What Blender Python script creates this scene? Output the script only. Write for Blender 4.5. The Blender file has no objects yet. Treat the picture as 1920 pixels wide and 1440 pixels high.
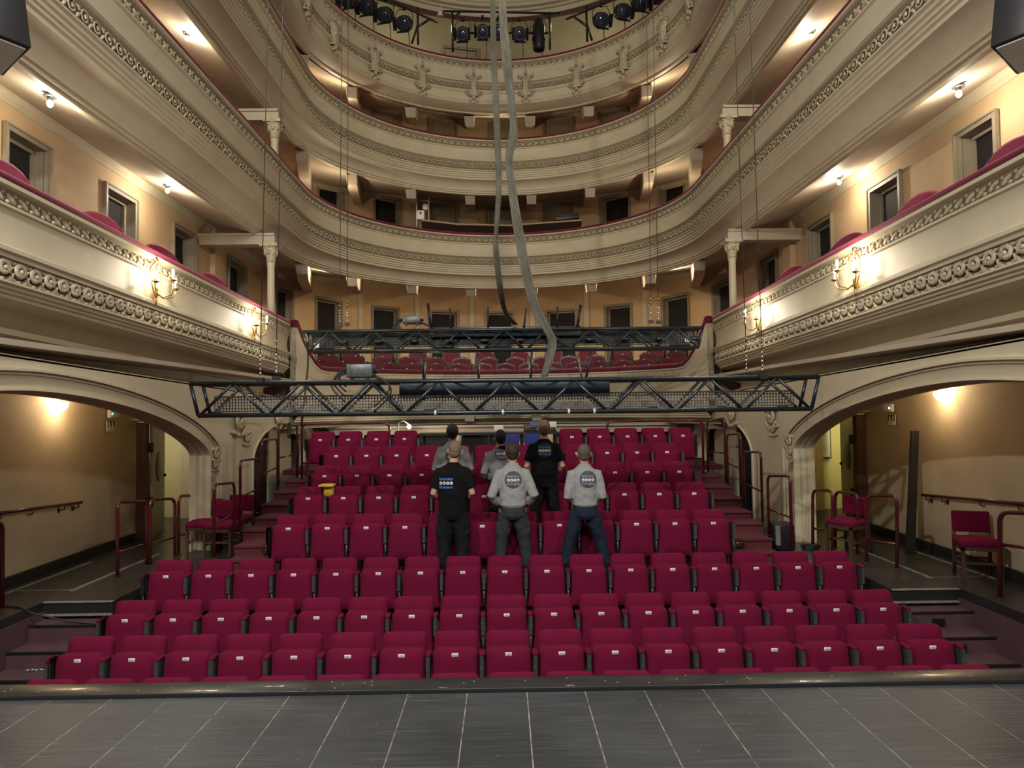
import bpy, bmesh, math, random
from mathutils import Vector, Matrix, Euler, noise
from mathutils.bvhtree import BVHTree
random.seed(7)
PI = math.pi
sc = bpy.context.scene
COL = sc.collection

# ------------------------------------------------------------------ camera
FPX = 1300.0
cam_d = bpy.data.cameras.new('camera')
cam = bpy.data.objects.new('camera', cam_d)
COL.objects.link(cam)
cam_d.sensor_width = 36.0
cam_d.lens = 36.0 * FPX / 1920.0
cam_d.clip_end = 200
cam.location = (0, 0, 1.6)
YAW, PITCH, ROLL = math.radians(-0.75), math.radians(2.1), math.radians(-0.65)
CAMR = (Matrix.Rotation(YAW, 3, 'Z') @ Matrix.Rotation(PI/2 + PITCH, 3, 'X') @ Matrix.Rotation(ROLL, 3, 'Z'))
cam.rotation_euler = CAMR.to_euler()
sc.camera = cam
EYE = Vector((0, 0, 1.6))

def ray(px, py):
    return CAMR @ Vector(((px - 960) / FPX, -(py - 720) / FPX, -1.0))
def at(px, py, Y):
    d = ray(px, py); return EYE + d * (Y / d.y)
def atz(px, py, z):
    d = ray(px, py); return EYE + d * ((z - 1.6) / d.z)
def atx(px, py, x):
    d = ray(px, py); return EYE + d * (x / d.x)
def proj(p):
    q = CAMR.transposed() @ (Vector(p) - EYE)
    return (960 + FPX * q.x / -q.z, 720 - FPX * q.y / -q.z)

# ------------------------------------------------------------------ world, view, stage lamps, added fill
w = bpy.data.worlds.new('world'); sc.world = w; w.use_nodes = True
w.node_tree.nodes['Background'].inputs[0].default_value = (0.80, 0.86, 1.0, 1)
w.node_tree.nodes['Background'].inputs[1].default_value = 0.085
sc.view_settings.view_transform = 'Standard'
sc.view_settings.look = 'None'
sc.view_settings.gamma = 1
sc.view_settings.use_curve_mapping = False
sc.view_settings.exposure = 0.12

def light(name, kind, loc, power, color=(1, .86, .66), size=.05, target=None, **kw):
    l = bpy.data.lights.new(name, kind); l.energy = power; l.color = color
    if kind == 'AREA':
        l.shape = 'RECTANGLE'; l.size = size; l.size_y = kw.get('size_y', size)
    else:
        l.shadow_soft_size = size
    if kind == 'SPOT':
        l.spot_size = math.radians(kw.get('angle', 60)); l.spot_blend = .5
    o = bpy.data.objects.new(name, l); COL.objects.link(o); o.location = loc
    if target is not None:
        o.rotation_euler = (Vector(target) - Vector(loc)).to_track_quat('-Z', 'Y').to_euler()
    return o
# work lights over the stage beside the photographer; the area lights are added fill
light('stage_work_light', 'SPOT', (-3.3, 1.7, 6.2), 1150, (1, .95, .86), .10, (1.2, 11, .2), angle=120)
light('stage_work_light', 'SPOT', (3.6, 0.5, 6.6), 700, (1, .95, .86), .25, (-1.0, 11, .2), angle=120)
light('stage_fill_light', 'AREA', (0, -6.5, 11.5), 780, (1, .94, .80), 4.0, (0, 15, 6.0), size_y=2.0)  # unseen fill panel, added to brighten the hall
light('stage_profile_light', 'SPOT', (0, -2.5, 10.5), 2700, (1, .90, .70), .3, (0, 21, 9.0), angle=38)
light('stage_fill_light', 'AREA', (0, 3.2, 9.5), 170, (.92, .96, 1), 3.0, (0, 2.2, 0), size_y=2.0)  # unseen fill, added to lift the stage floor

# ------------------------------------------------------------------ materials
def mat(name, col, rough=.6, metal=0., spec=.5, noise_amt=0., nscale=6., bump=0., bscale=40., emit=None, estr=0, col2=None, sheen=0, coat=0, trans=0, alpha=1):
    m = bpy.data.materials.new(name); m.use_nodes = True
    nt = m.node_tree; b = nt.nodes['Principled BSDF']
    b.inputs['Roughness'].default_value = rough
    b.inputs['Metallic'].default_value = metal
    b.inputs['Specular IOR Level'].default_value = spec
    b.inputs['Base Color'].default_value = (*col, 1)
    if sheen:
        b.inputs['Sheen Weight'].default_value = sheen
        b.inputs['Sheen Roughness'].default_value = .45
        b.inputs['Sheen Tint'].default_value = (1, .35, .5, 1)
    if coat: b.inputs['Coat Weight'].default_value = coat
    if trans: b.inputs['Transmission Weight'].default_value = trans
    if emit:
        b.inputs['Emission Color'].default_value = (*emit, 1)
        b.inputs['Emission Strength'].default_value = estr
    tc = nt.nodes.new('ShaderNodeTexCoord')
    if noise_amt:
        n = nt.nodes.new('ShaderNodeTexNoise'); n.inputs['Scale'].default_value = nscale
        n.inputs['Detail'].default_value = 6; n.inputs['Roughness'].default_value = .6
        nt.links.new(tc.outputs['Object'], n.inputs['Vector'])
        r = nt.nodes.new('ShaderNodeValToRGB')
        c2 = col2 or tuple(c * (1 - noise_amt) for c in col)
        r.color_ramp.elements[0].position = .32; r.color_ramp.elements[1].position = .68
        r.color_ramp.elements[0].color = (*c2, 1)
        r.color_ramp.elements[1].color = (*col, 1)
        nt.links.new(n.outputs['Fac'], r.inputs['Fac'])
        nt.links.new(r.outputs['Color'], b.inputs['Base Color'])
    if bump:
        n2 = nt.nodes.new('ShaderNodeTexNoise'); n2.inputs['Scale'].default_value = bscale
        n2.inputs['Detail'].default_value = 4
        nt.links.new(tc.outputs['Object'], n2.inputs['Vector'])
        bp = nt.nodes.new('ShaderNodeBump'); bp.inputs['Strength'].default_value = bump; bp.inputs['Distance'].default_value = .02
        nt.links.new(n2.outputs['Fac'], bp.inputs['Height']); nt.links.new(bp.outputs['Normal'], b.inputs['Normal'])
    return m

M = {}
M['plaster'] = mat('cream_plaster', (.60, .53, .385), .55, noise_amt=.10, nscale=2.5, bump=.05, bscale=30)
M['ornament'] = mat('ornament_plaster', (.64, .56, .40), .55, noise_amt=.55, nscale=22)
M['frieze_shade'] = mat('brown_frieze_shade', (.27, .205, .125), .7, noise_amt=.35, nscale=14)  # brown colour stands in for shade between the scrolls
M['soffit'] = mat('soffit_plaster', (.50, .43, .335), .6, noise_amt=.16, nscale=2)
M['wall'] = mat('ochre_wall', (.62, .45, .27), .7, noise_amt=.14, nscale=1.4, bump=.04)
M['wall_low'] = mat('beige_wall', (.60, .49, .33), .7, noise_amt=.22, nscale=1.1, bump=.05)
M['trim'] = mat('door_frame_paint', (.30, .265, .20), .5, noise_amt=.1)
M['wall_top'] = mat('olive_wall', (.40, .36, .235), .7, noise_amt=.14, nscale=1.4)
M['desk_gap_shade'] = mat('dark_matt_gap_shade', (.025, .014, .010), .95, 0, .1)  # dark colour imitating the shade under the long desk
M['door'] = mat('door_paint', (.36, .31, .22), .5, noise_amt=.1)
M['dark'] = mat('dark_void', (.012, .011, .014), .8)
M['velvet'] = mat('burgundy_velvet', (.16, .006, .03), .75, sheen=.5, noise_amt=.3, nscale=5)
M['seat'] = mat('burgundy_upholstery', (.165, .0045, .038), .9, 0, .2, sheen=.03, noise_amt=.15, nscale=4, bump=.12, bscale=500)
M['label'] = mat('white_plastic', (.85, .82, .82), .4)
M['ink'] = mat('grey_print', (.25, .22, .24), .6)
M['metal_dark'] = mat('dark_metal', (.03, .033, .035), .4, .6)
M['metal_grey'] = mat('grey_metal', (.16, .18, .18), .4, .5, noise_amt=.5, nscale=30)
M['chrome'] = mat('bright_metal', (.6, .6, .58), .25, 1.)
M['rail'] = mat('burgundy_gloss_paint', (.085, .012, .015), .22, 0, .5, coat=.5)
M['carpet'] = mat('burgundy_carpet', (.13, .025, .035), .95, noise_amt=.25, nscale=30, bump=.2, bscale=300)
M['carpet_dull'] = mat('mauve_carpet', (.10, .045, .055), .95, noise_amt=.25, nscale=8, bump=.2, bscale=300)
M['truss'] = mat('blue_grey_steel', (.075, .092, .11), .32, .75, noise_amt=.3, nscale=12)
M['grille'] = mat('galvanised_grille', (.33, .32, .31), .4, .7)
M['black'] = mat('black_plastic', (.014, .014, .017), .45)
M['black_paint'] = mat('black_paint', (.02, .02, .022), .35, coat=.2)
M['cable'] = mat('black_rubber', (.012, .012, .014), .5)
M['gold'] = mat('gilt_metal', (.75, .52, .22), .3, 1., noise_amt=.3, nscale=40)
M['bulb'] = mat('lit_bulb', (1, 1, 1), .3, emit=(1, .90, .74), estr=45)
M['glow'] = mat('lit_glass_shade', (1, 1, 1), .3, emit=(1, .80, .52), estr=7)
M['white'] = mat('white_paint', (.72, .72, .70), .5)
M['glass_dark'] = mat('lens_glass', (.02, .025, .05), .05, 0, .8)
M['darkfloor'] = mat('worn_dark_floor', (.045, .042, .038), .33, noise_amt=.45, nscale=2.2, bump=.08, bscale=14)
M['stripe'] = mat('pale_edge_strip', (.28, .28, .26), .5, noise_amt=.4, nscale=20)
M['wood_brown'] = mat('brown_wood', (.10, .05, .03), .4, noise_amt=.3, nscale=6)
M['desk_wood'] = mat('pale_wood', (.38, .24, .13), .5, noise_amt=.3, nscale=5)
M['yellow'] = mat('yellow_cloth', (.75, .55, .05), .8)
M['yellow_wall'] = mat('yellow_corridor_wall', (.62, .55, .32), .6)
M['pale_door'] = mat('pale_green_door', (.50, .48, .33), .4)
M['blue_cloth'] = mat('blue_upholstery', (.012, .03, .22), .7)
M['green_led'] = mat('green_led', (0, .3, .1), .4, emit=(.1, 1, .4), estr=6)
M['white_led'] = mat('white_led', (1, 1, 1), .4, emit=(1, 1, .9), estr=8)
M['chair_frame'] = mat('dark_frame_wood', (.06, .025, .015), .35, noise_amt=.3, nscale=10)
M['screen'] = mat('dim_screen', (.02, .05, .12), .5, emit=(.1, .25, .6), estr=.08)
M['rope'] = mat('grey_green_cable', (.15, .145, .11), .6, noise_amt=.5, nscale=3)
M['wire'] = mat('steel_wire', (.10, .09, .08), .4, .6)

def stage_mat():
    m = bpy.data.materials.new('black_stage_panels'); m.use_nodes = True
    nt = m.node_tree; b = nt.nodes['Principled BSDF']; L = nt.links.new
    tc = nt.nodes.new('ShaderNodeTexCoord')
    mp = nt.nodes.new('ShaderNodeMapping'); mp.inputs['Scale'].default_value = (1.2, 22, 1)
    L(tc.outputs['Object'], mp.inputs['Vector'])
    n = nt.nodes.new('ShaderNodeTexNoise'); n.inputs['Scale'].default_value = 3; n.inputs['Detail'].default_value = 5
    L(mp.outputs['Vector'], n.inputs['Vector'])
    big = nt.nodes.new('ShaderNodeTexNoise'); big.inputs['Scale'].default_value = 1.3; big.inputs['Detail'].default_value = 5
    L(tc.outputs['Object'], big.inputs['Vector'])
    r = nt.nodes.new('ShaderNodeValToRGB')
    r.color_ramp.elements[0].position = .3; r.color_ramp.elements[0].color = (.015, .0175, .021, 1)
    r.color_ramp.elements[1].position = .75; r.color_ramp.elements[1].color = (.062, .067, .074, 1)
    mx = nt.nodes.new('ShaderNodeMath'); mx.operation = 'MULTIPLY_ADD'; mx.inputs[1].default_value = .45
    L(n.outputs['Fac'], mx.inputs[0])
    mb = nt.nodes.new('ShaderNodeMath'); mb.operation = 'MULTIPLY'; mb.inputs[1].default_value = .6
    L(big.outputs['Fac'], mb.inputs[0]); L(mb.outputs[0], mx.inputs[2])
    L(mx.outputs[0], r.inputs['Fac'])
    # long scratches across the boards
    mp2 = nt.nodes.new('ShaderNodeMapping'); mp2.inputs['Scale'].default_value = (.55, 60, 1)
    L(tc.outputs['Object'], mp2.inputs['Vector'])
    n2 = nt.nodes.new('ShaderNodeTexNoise'); n2.inputs['Scale'].default_value = 2.2; n2.inputs['Detail'].default_value = 2
    L(mp2.outputs['Vector'], n2.inputs['Vector'])
    r2 = nt.nodes.new('ShaderNodeValToRGB')
    r2.color_ramp.elements[0].position = .61; r2.color_ramp.elements[0].color = (0, 0, 0, 1)
    r2.color_ramp.elements[1].position = .70; r2.color_ramp.elements[1].color = (1, 1, 1, 1)
    L(n2.outputs['Fac'], r2.inputs['Fac'])
    vo = nt.nodes.new('ShaderNodeTexVoronoi'); vo.inputs['Scale'].default_value = 9; vo.feature = 'F1'
    L(tc.outputs['Object'], vo.inputs['Vector'])
    lt = nt.nodes.new('ShaderNodeMath'); lt.operation = 'LESS_THAN'; lt.inputs[1].default_value = .055
    L(vo.outputs['Distance'], lt.inputs[0])
    mxx = nt.nodes.new('ShaderNodeMath'); mxx.operation = 'MAXIMUM'
    sc_ = nt.nodes.new('ShaderNodeMath'); sc_.operation = 'MULTIPLY'; sc_.inputs[1].default_value = .26
    L(r2.outputs['Color'], sc_.inputs[0]); L(sc_.outputs[0], mxx.inputs[0])
    sc2 = nt.nodes.new('ShaderNodeMath'); sc2.operation = 'MULTIPLY'; sc2.inputs[1].default_value = .45
    L(lt.outputs[0], sc2.inputs[0]); L(sc2.outputs[0], mxx.inputs[1])
    mix = nt.nodes.new('ShaderNodeMixRGB'); L(mxx.outputs[0], mix.inputs['Fac'])
    L(r.outputs['Color'], mix.inputs[1]); mix.inputs[2].default_value = (.30, .29, .27, 1)
    L(mix.outputs['Color'], b.inputs['Base Color'])
    rr = nt.nodes.new('ShaderNodeMapRange'); rr.inputs['To Min'].default_value = .28; rr.inputs['To Max'].default_value = .55
    L(big.outputs['Fac'], rr.inputs['Value']); L(rr.outputs['Result'], b.inputs['Roughness'])
    bp = nt.nodes.new('ShaderNodeBump'); bp.inputs['Strength'].default_value = .25; bp.inputs['Distance'].default_value = .01
    L(n.outputs['Fac'], bp.inputs['Height']); L(bp.outputs['Normal'], b.inputs['Normal'])
    return m
M['stage'] = stage_mat()

# ------------------------------------------------------------------ mesh helper
class MB:
    def __init__(s): s.v = []; s.f = []; s.m = []; s.s = []
    def add(s, vs, fs, mi=0, smooth=False):
        o = len(s.v); s.v += [tuple(v) for v in vs]
        for f in fs:
            s.f.append([i + o for i in f]); s.m.append(mi); s.s.append(smooth)
        return s
    def box(s, c, d, R=None, mi=0, taper=1.0):
        hx, hy, hz = d[0]/2, d[1]/2, d[2]/2
        vs = []
        for z in (-1, 1):
            t = taper if z > 0 else 1
            for (x, y) in ((-1, -1), (1, -1), (1, 1), (-1, 1)):
                p = Vector((x*hx*t, y*hy*t, z*hz))
                if R is not None: p = R @ p
                vs.append(p + Vector(c))
        return s.add(vs, [(3,2,1,0), (4,5,6,7), (0,1,5,4), (1,2,6,5), (2,3,7,6), (3,0,4,7)], mi)
    def rbox(s, c, d, r=.02, R=None, mi=0, seg=2, shape=None):
        bm = bmesh.new(); bmesh.ops.create_cube(bm, size=1)
        for v in bm.verts: v.co = Vector((v.co.x*d[0], v.co.y*d[1], v.co.z*d[2]))
        bmesh.ops.bevel(bm, geom=bm.edges[:], offset=r, segments=seg, profile=.5, affect='EDGES')
        vs = []
        for v in bm.verts:
            p = v.co.copy()
            if shape: p = Vector(shape(p))
            if R is not None: p = R @ p
            vs.append(p + Vector(c))
        bm.verts.index_update()
        fs = [[v.index for v in f.verts] for f in bm.faces]
        bm.free()
        return s.add(vs, fs, mi, True)
    def tube(s, pts, r, n=8, mi=0, closed=False, flat=None):
        pts = [Vector(p) for p in pts]; N = len(pts)
        rs = r if isinstance(r, (list, tuple)) else [r]*N
        T = []
        for i in range(N):
            a = pts[(i-1) % N] if (closed or i > 0) else pts[i]
            b = pts[(i+1) % N] if (closed or i < N-1) else pts[i]
            t = (b - a); T.append(t.normalized() if t.length > 1e-9 else Vector((0,0,1)))
        up = Vector((0,0,1)) if abs(T[0].z) < .9 else Vector((1,0,0))
        u = T[0].cross(up).normalized(); vs = []
        for i in range(N):
            u = (u - T[i]*u.dot(T[i]))
            u = u.normalized() if u.length > 1e-6 else T[i].orthogonal().normalized()
            w_ = T[i].cross(u)
            for k in range(n):
                a = 2*PI*k/n
                vs.append(pts[i] + u*math.cos(a)*rs[i] + w_*math.sin(a)*rs[i]*(flat or 1))
        fs = []
        for i in range(N if closed else N-1):
            j = (i+1) % N
            for k in range(n):
                k2 = (k+1) % n
                fs.append((i*n+k, i*n+k2, j*n+k2, j*n+k))
        if not closed:
            fs.append(tuple(range(n-1, -1, -1))); fs.append(tuple((N-1)*n + k for k in range(n)))
        return s.add(vs, fs, mi, True)
    def ell(s, c, r, R=None, mi=0, nu=10, nv=7):
        vs = []; c = Vector(c)
        if not isinstance(r, (tuple, list)): r = (r, r, r)
        def tr(p):
            p = Vector(p)
            if R is not None: p = R @ p
            return p + c
        vs.append(tr((0, 0, -r[2])))
        for j in range(1, nv):
            ph = -PI/2 + PI*j/nv
            for i in range(nu):
                a = 2*PI*i/nu
                vs.append(tr((r[0]*math.cos(ph)*math.cos(a), r[1]*math.cos(ph)*math.sin(a), r[2]*math.sin(ph))))
        vs.append(tr((0, 0, r[2])))
        fs = [(0, 1+(i+1) % nu, 1+i) for i in range(nu)]
        for j in range(nv-2):
            for i in range(nu):
                a = 1+j*nu+i; b = 1+j*nu+(i+1) % nu
                fs.append((a, b, b+nu, a+nu))
        t = len(vs)-1; o = 1+(nv-2)*nu
        fs += [(o+i, o+(i+1) % nu, t) for i in range(nu)]
        return s.add(vs, fs, mi, True)
    def lathe(s, prof, c=(0,0,0), n=16, R=None, mi=0, sx=1, sy=1):
        vs = []
        for (r, z) in prof:
            for k in range(n):
                a = 2*PI*k/n
                p = Vector((r*math.cos(a)*sx, r*math.sin(a)*sy, z))
                if R is not None: p = R @ p
                vs.append(p + Vector(c))
        fs = []
        for i in range(len(prof)-1):
            for k in range(n):
                k2 = (k+1) % n
                fs.append((i*n+k, i*n+k2, (i+1)*n+k2, (i+1)*n+k))
        fs.append(tuple(range(n-1, -1, -1))); fs.append(tuple((len(prof)-1)*n+k for k in range(n)))
        return s.add(vs, fs, mi, True)
    def grid(s, rows, mi=0, smooth=False, flip=False):
        n = len(rows[0]); vs = [p for r in rows for p in r]; fs = []
        for i in range(len(rows)-1):
            for k in range(n-1):
                a = i*n+k
                q = (a, a+1, a+n+1, a+n)
                fs.append(q[::-1] if flip else q)
        return s.add(vs, fs, mi, smooth)
    def build(s, name, mats, parent=None, local=False, angle=None, fixn=False):
        me = bpy.data.meshes.new(name)
        o = bpy.data.objects.new(name, me); COL.objects.link(o)
        vs = s.v
        if parent is not None and not local:
            off = parent.matrix_basis.translation
            chain = parent.parent
            while chain is not None:
                off = off + chain.matrix_basis.translation; chain = chain.parent
            vs = [(v[0]-off.x, v[1]-off.y, v[2]-off.z) for v in s.v]
        elif parent is None and not local and vs:
            x0 = [min(v[i] for v in vs) for i in range(3)]; x1 = [max(v[i] for v in vs) for i in range(3)]
            og = Vector(((x0[0]+x1[0])/2, (x0[1]+x1[1])/2, x0[2]))
            vs = [(v[0]-og.x, v[1]-og.y, v[2]-og.z) for v in s.v]; o.location = og
        me.from_pydata(vs, [], s.f)
        if fixn:
            bm = bmesh.new(); bm.from_mesh(me); bmesh.ops.recalc_face_normals(bm, faces=bm.faces[:]); bm.to_mesh(me); bm.free()
        ms = mats if isinstance(mats, (list, tuple)) else [mats]
        for m_ in ms: me.materials.append(M[m_] if isinstance(m_, str) else m_)
        me.polygons.foreach_set('material_index', s.m)
        me.polygons.foreach_set('use_smooth', s.s)
        if angle:
            me.polygons.foreach_set('use_smooth', [True]*len(me.polygons))
            me.set_sharp_from_angle(angle=math.radians(angle))
        me.update()
        if parent is not None: o.parent = parent
        return o

def thing(name, label, cat, loc=(0,0,0), rz=0, group=None):
    o = bpy.data.objects.new(name, None); COL.objects.link(o)
    o.location = loc; o.rotation_euler = (0, 0, rz); o.empty_display_size = .1
    return tag(o, label, cat, group)
def tag(o, label, cat, group=None):
    o['label'] = label; o['category'] = cat
    if group: o['group'] = group
    return o
def struct(o):
    o['kind'] = 'structure'; return o
def copy_tree(o, parent=None):
    c = o.copy(); COL.objects.link(c)
    if parent is not None: c.parent = parent
    for ch in o.children: copy_tree(ch, c)
    return c
def Rz(a): return Matrix.Rotation(a, 3, 'Z')
def Rx(a): return Matrix.Rotation(a, 3, 'X')
def Ry(a): return Matrix.Rotation(a, 3, 'Y')
def basis(x, y, z):
    return Matrix((x, y, z)).transposed()

# ------------------------------------------------------------------ plan curves
class Path:
    """plan polyline with outward normals (away from the hall's middle)"""
    def __init__(s, pts, nrm):
        s.p = pts; s.n = nrm; s.L = [0.]
        for i in range(1, len(pts)):
            s.L.append(s.L[-1] + math.hypot(pts[i][0]-pts[i-1][0], pts[i][1]-pts[i-1][1]))
        s.len = s.L[-1]
    def at(s, d):
        d = max(0, min(s.len, d))
        lo, hi = 0, len(s.L)-1
        while hi-lo > 1:
            m = (lo+hi)//2
            if s.L[m] <= d: lo = m
            else: hi = m
        t = (d-s.L[lo])/max(1e-9, s.L[hi]-s.L[lo])
        a, b = s.p[lo], s.p[hi]; na, nb = s.n[lo], s.n[hi]
        n = Vector((na[0]*(1-t)+nb[0]*t, na[1]*(1-t)+nb[1]*t, 0)).normalized()
        return Vector((a[0]*(1-t)+b[0]*t, a[1]*(1-t)+b[1]*t, 0)), n
    def s_of_px(s, px, z, lo=0., hi=None):
        hi = s.len if hi is None else hi; best = (1e9, 0); N = 600
        for i in range(N+1):
            d = lo + (hi-lo)*i/N; p, n = s.at(d)
            e = abs(proj((p.x, p.y, z))[0]-px)
            if e < best[0]: best = (e, d)
        return best[1]

def horseshoe(R, yc, y0, nside=12, narc=60):
    pts, nr = [], []
    for i in range(nside):
        t = i/nside; pts.append((-R, y0+(yc-y0)*t)); nr.append((-1, 0))
    for i in range(narc+1):
        a = PI - PI*i/narc
        pts.append((R*math.cos(a), yc+R*math.sin(a))); nr.append((math.cos(a), math.sin(a)))
    for i in range(1, nside+1):
        t = i/nside; pts.append((R, yc+(y0-yc)*t)); nr.append((1, 0))
    return Path(pts, nr)
def arc_path(R, yc, a0, a1, n=60):
    pts, nr = [], []
    for i in range(n+1):
        a = a0+(a1-a0)*i/n
        pts.append((R*math.cos(a), yc+R*math.sin(a))); nr.append((math.cos(a), math.sin(a)))
    return Path(pts, nr)

def sweep(path, prof, zf=None, mb=None, smooth=False, mi=0, d0=0, d1=None, closed=False):
    """prof = [(offset outward, z)]; zf(s) adds height along the path"""
    mb = mb or MB(); rows = []
    for i, (x, y) in enumerate(path.p):
        if path.L[i] < d0-1e-6 or (d1 is not None and path.L[i] > d1+1e-6): continue
        n = path.n[i]; dz = zf(path.L[i]) if zf else 0
        rows.append([(x+n[0]*o, y+n[1]*o, z+dz) for (o, z) in prof])
    mb.grid(rows, mi, smooth)
    if closed:
        for r_, fl in ((rows[0], False), (rows[-1], True)):
            mb.add(r_, [tuple(range(len(r_)))[::-1] if fl else tuple(range(len(r_)))], mi)
    return mb

# plaster ornament: motif verts are (u along, t outward to hall, w up)
def motif_leaf():
    m = MB()
    R = Matrix.Rotation(math.radians(32), 3, 'Y')
    m.ell((0, 0, 0), (.5, .30, .20), R, nu=8, nv=5)
    m.ell((.28, .05, .25), (.16, .2, .14), None, nu=6, nv=4)
    m.ell((-.30, .05, -.24), (.18, .2, .13), None, nu=6, nv=4)
    return m
def motif_scroll():
    m = MB(); pts = []
    for i in range(13):
        a = i/12*PI*2.6+PI*.15; r = .40-.30*i/12
        pts.append((r*math.cos(a)-.06, .10+.10*i/12, r*math.sin(a)))
    m.tube(pts, [.085-.03*i/12 for i in range(13)], 5)
    m.ell((-.06, .2, 0), (.1, .12, .1), nu=6, nv=4)
    m.ell((.40, .10, -.16), (.26, .18, .10), Matrix.Rotation(math.radians(-50), 3, 'Y'), nu=7, nv=4)
    m.ell((.44, .08, .22), (.22, .16, .09), Matrix.Rotation(math.radians(35), 3, 'Y'), nu=7, nv=4)
    m.ell((-.50, .06, .30), (.16, .14, .08), Matrix.Rotation(math.radians(-35), 3, 'Y'), nu=6, nv=4)
    return m
def motif_acanthus():
    m = MB(); pts = []
    for i in range(13):
        a = i/12*PI*2.1-PI*.15; r = .40-.26*i/12
        pts.append((r*math.cos(a)-.12, .16+.26*i/12, r*math.sin(a)*1.05+.05))
    m.tube(pts, [.17-.05*i/12 for i in range(13)], 7)
    m.ell((-.12, .42, .05), (.12, .16, .13), nu=8, nv=5)
    for k, (x, z, a, l) in enumerate(((.40, -.30, -62, .34), (.26, -.38, -40, .30), (.34, .12, -25, .30), (.46, .38, 20, .26), (.2, .42, 8, .22), (-.50, -.40, 20, .28), (-.2, -.46, -10, .26), (-.46, .40, -30, .20))):
        m.ell((x, .12, z), (l, .26, .085), Matrix.Rotation(math.radians(a), 3, 'Y'), nu=8, nv=5)
    return m
def frieze(path, motif, off, z, h, pitch, depth, zf=None, d0=0, d1=None, mirror_at=None, mb=None, skip=None):
    mb = mb or MB(); d1 = path.len if d1 is None else d1
    n = max(1, int(round((d1-d0)/pitch))); st = (d1-d0)/n
    for i in range(n):
        d = d0+(i+.5)*st
        if skip and skip(d): continue
        p, nr = path.at(d); t = Vector((nr.y, -nr.x, 0))      # along the path
        if t.dot(path.at(d+.05)[0]-path.at(d-.05)[0]) < 0: t = -t
        sg = -1 if (mirror_at is not None and d > mirror_at) else 1
        dz = zf(d) if zf else 0
        slope = (zf(d+.05)-zf(d-.05))/.1 if zf else 0
        base = p + nr*off + Vector((0, 0, z+dz)); inn = -nr
        vs = [base + t*(u*sg*pitch) + inn*(w_*depth) + Vector((0, 0, q*h + u*sg*pitch*slope)) for (u, w_, q) in motif.v]
        mb.add(vs, motif.f if sg > 0 else [f[::-1] for f in motif.f], 0, True)
    return mb
LEAF, SCROLL, ACAN = motif_leaf(), motif_scroll(), motif_acanthus()

# ================================================================== THE SETTING
NS, NA = 12, 60
RP, YP, Y0 = 4.7, 16.4, 1.0
PUP = horseshoe(RP, YP, Y0, NS, NA)
def wall_path():
    pts, nr = [], []
    ya, yb, xa, xb = Y0, 19.7, 6.15, 6.6
    for i in range(NS):
        t = i/NS; pts.append((-(xa+(xb-xa)*t), ya+(yb-ya)*t)); nr.append((-1, 0))
    for i in range(NA+1):
        a = PI-PI*i/NA; pts.append((xb*math.cos(a), yb+xb*math.sin(a))); nr.append((math.cos(a), math.sin(a)))
    for i in range(1, NS+1):
        t = 1-i/NS; pts.append((xa+(xb-xa)*t, ya+(yb-ya)*t)); nr.append((1, 0))
    return Path(pts, nr)
PW = wall_path()
S_L = PW.L[NS]; S_R = PW.L[NS+NA]           # where the straight sides meet the curved back

def wall_mesh(path, d0, d1, z0, z1, holes):
    mb = MB()
    ss = sorted(set([d0, d1] + [d for d in path.L if d0 < d < d1] + [h[k] for h in holes for k in (0, 1) if d0 < h[k] < d1]))
    zs = sorted(set([z0, z1] + [h[k] for h in holes for k in (2, 3) if z0 < h[k] < z1]))
    for i in range(len(ss)-1):
        a, _ = path.at(ss[i]); b, _ = path.at(ss[i+1]); sm = (ss[i]+ss[i+1])/2
        for k in range(len(zs)-1):
            zm = (zs[k]+zs[k+1])/2
            if any(h[0] < sm < h[1] and h[2] < zm < h[3] for h in holes): continue
            mb.add([(a.x, a.y, zs[k]), (b.x, b.y, zs[k]), (b.x, b.y, zs[k+1]), (a.x, a.y, zs[k+1])], [(0, 1, 2, 3)])
    return mb

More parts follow.
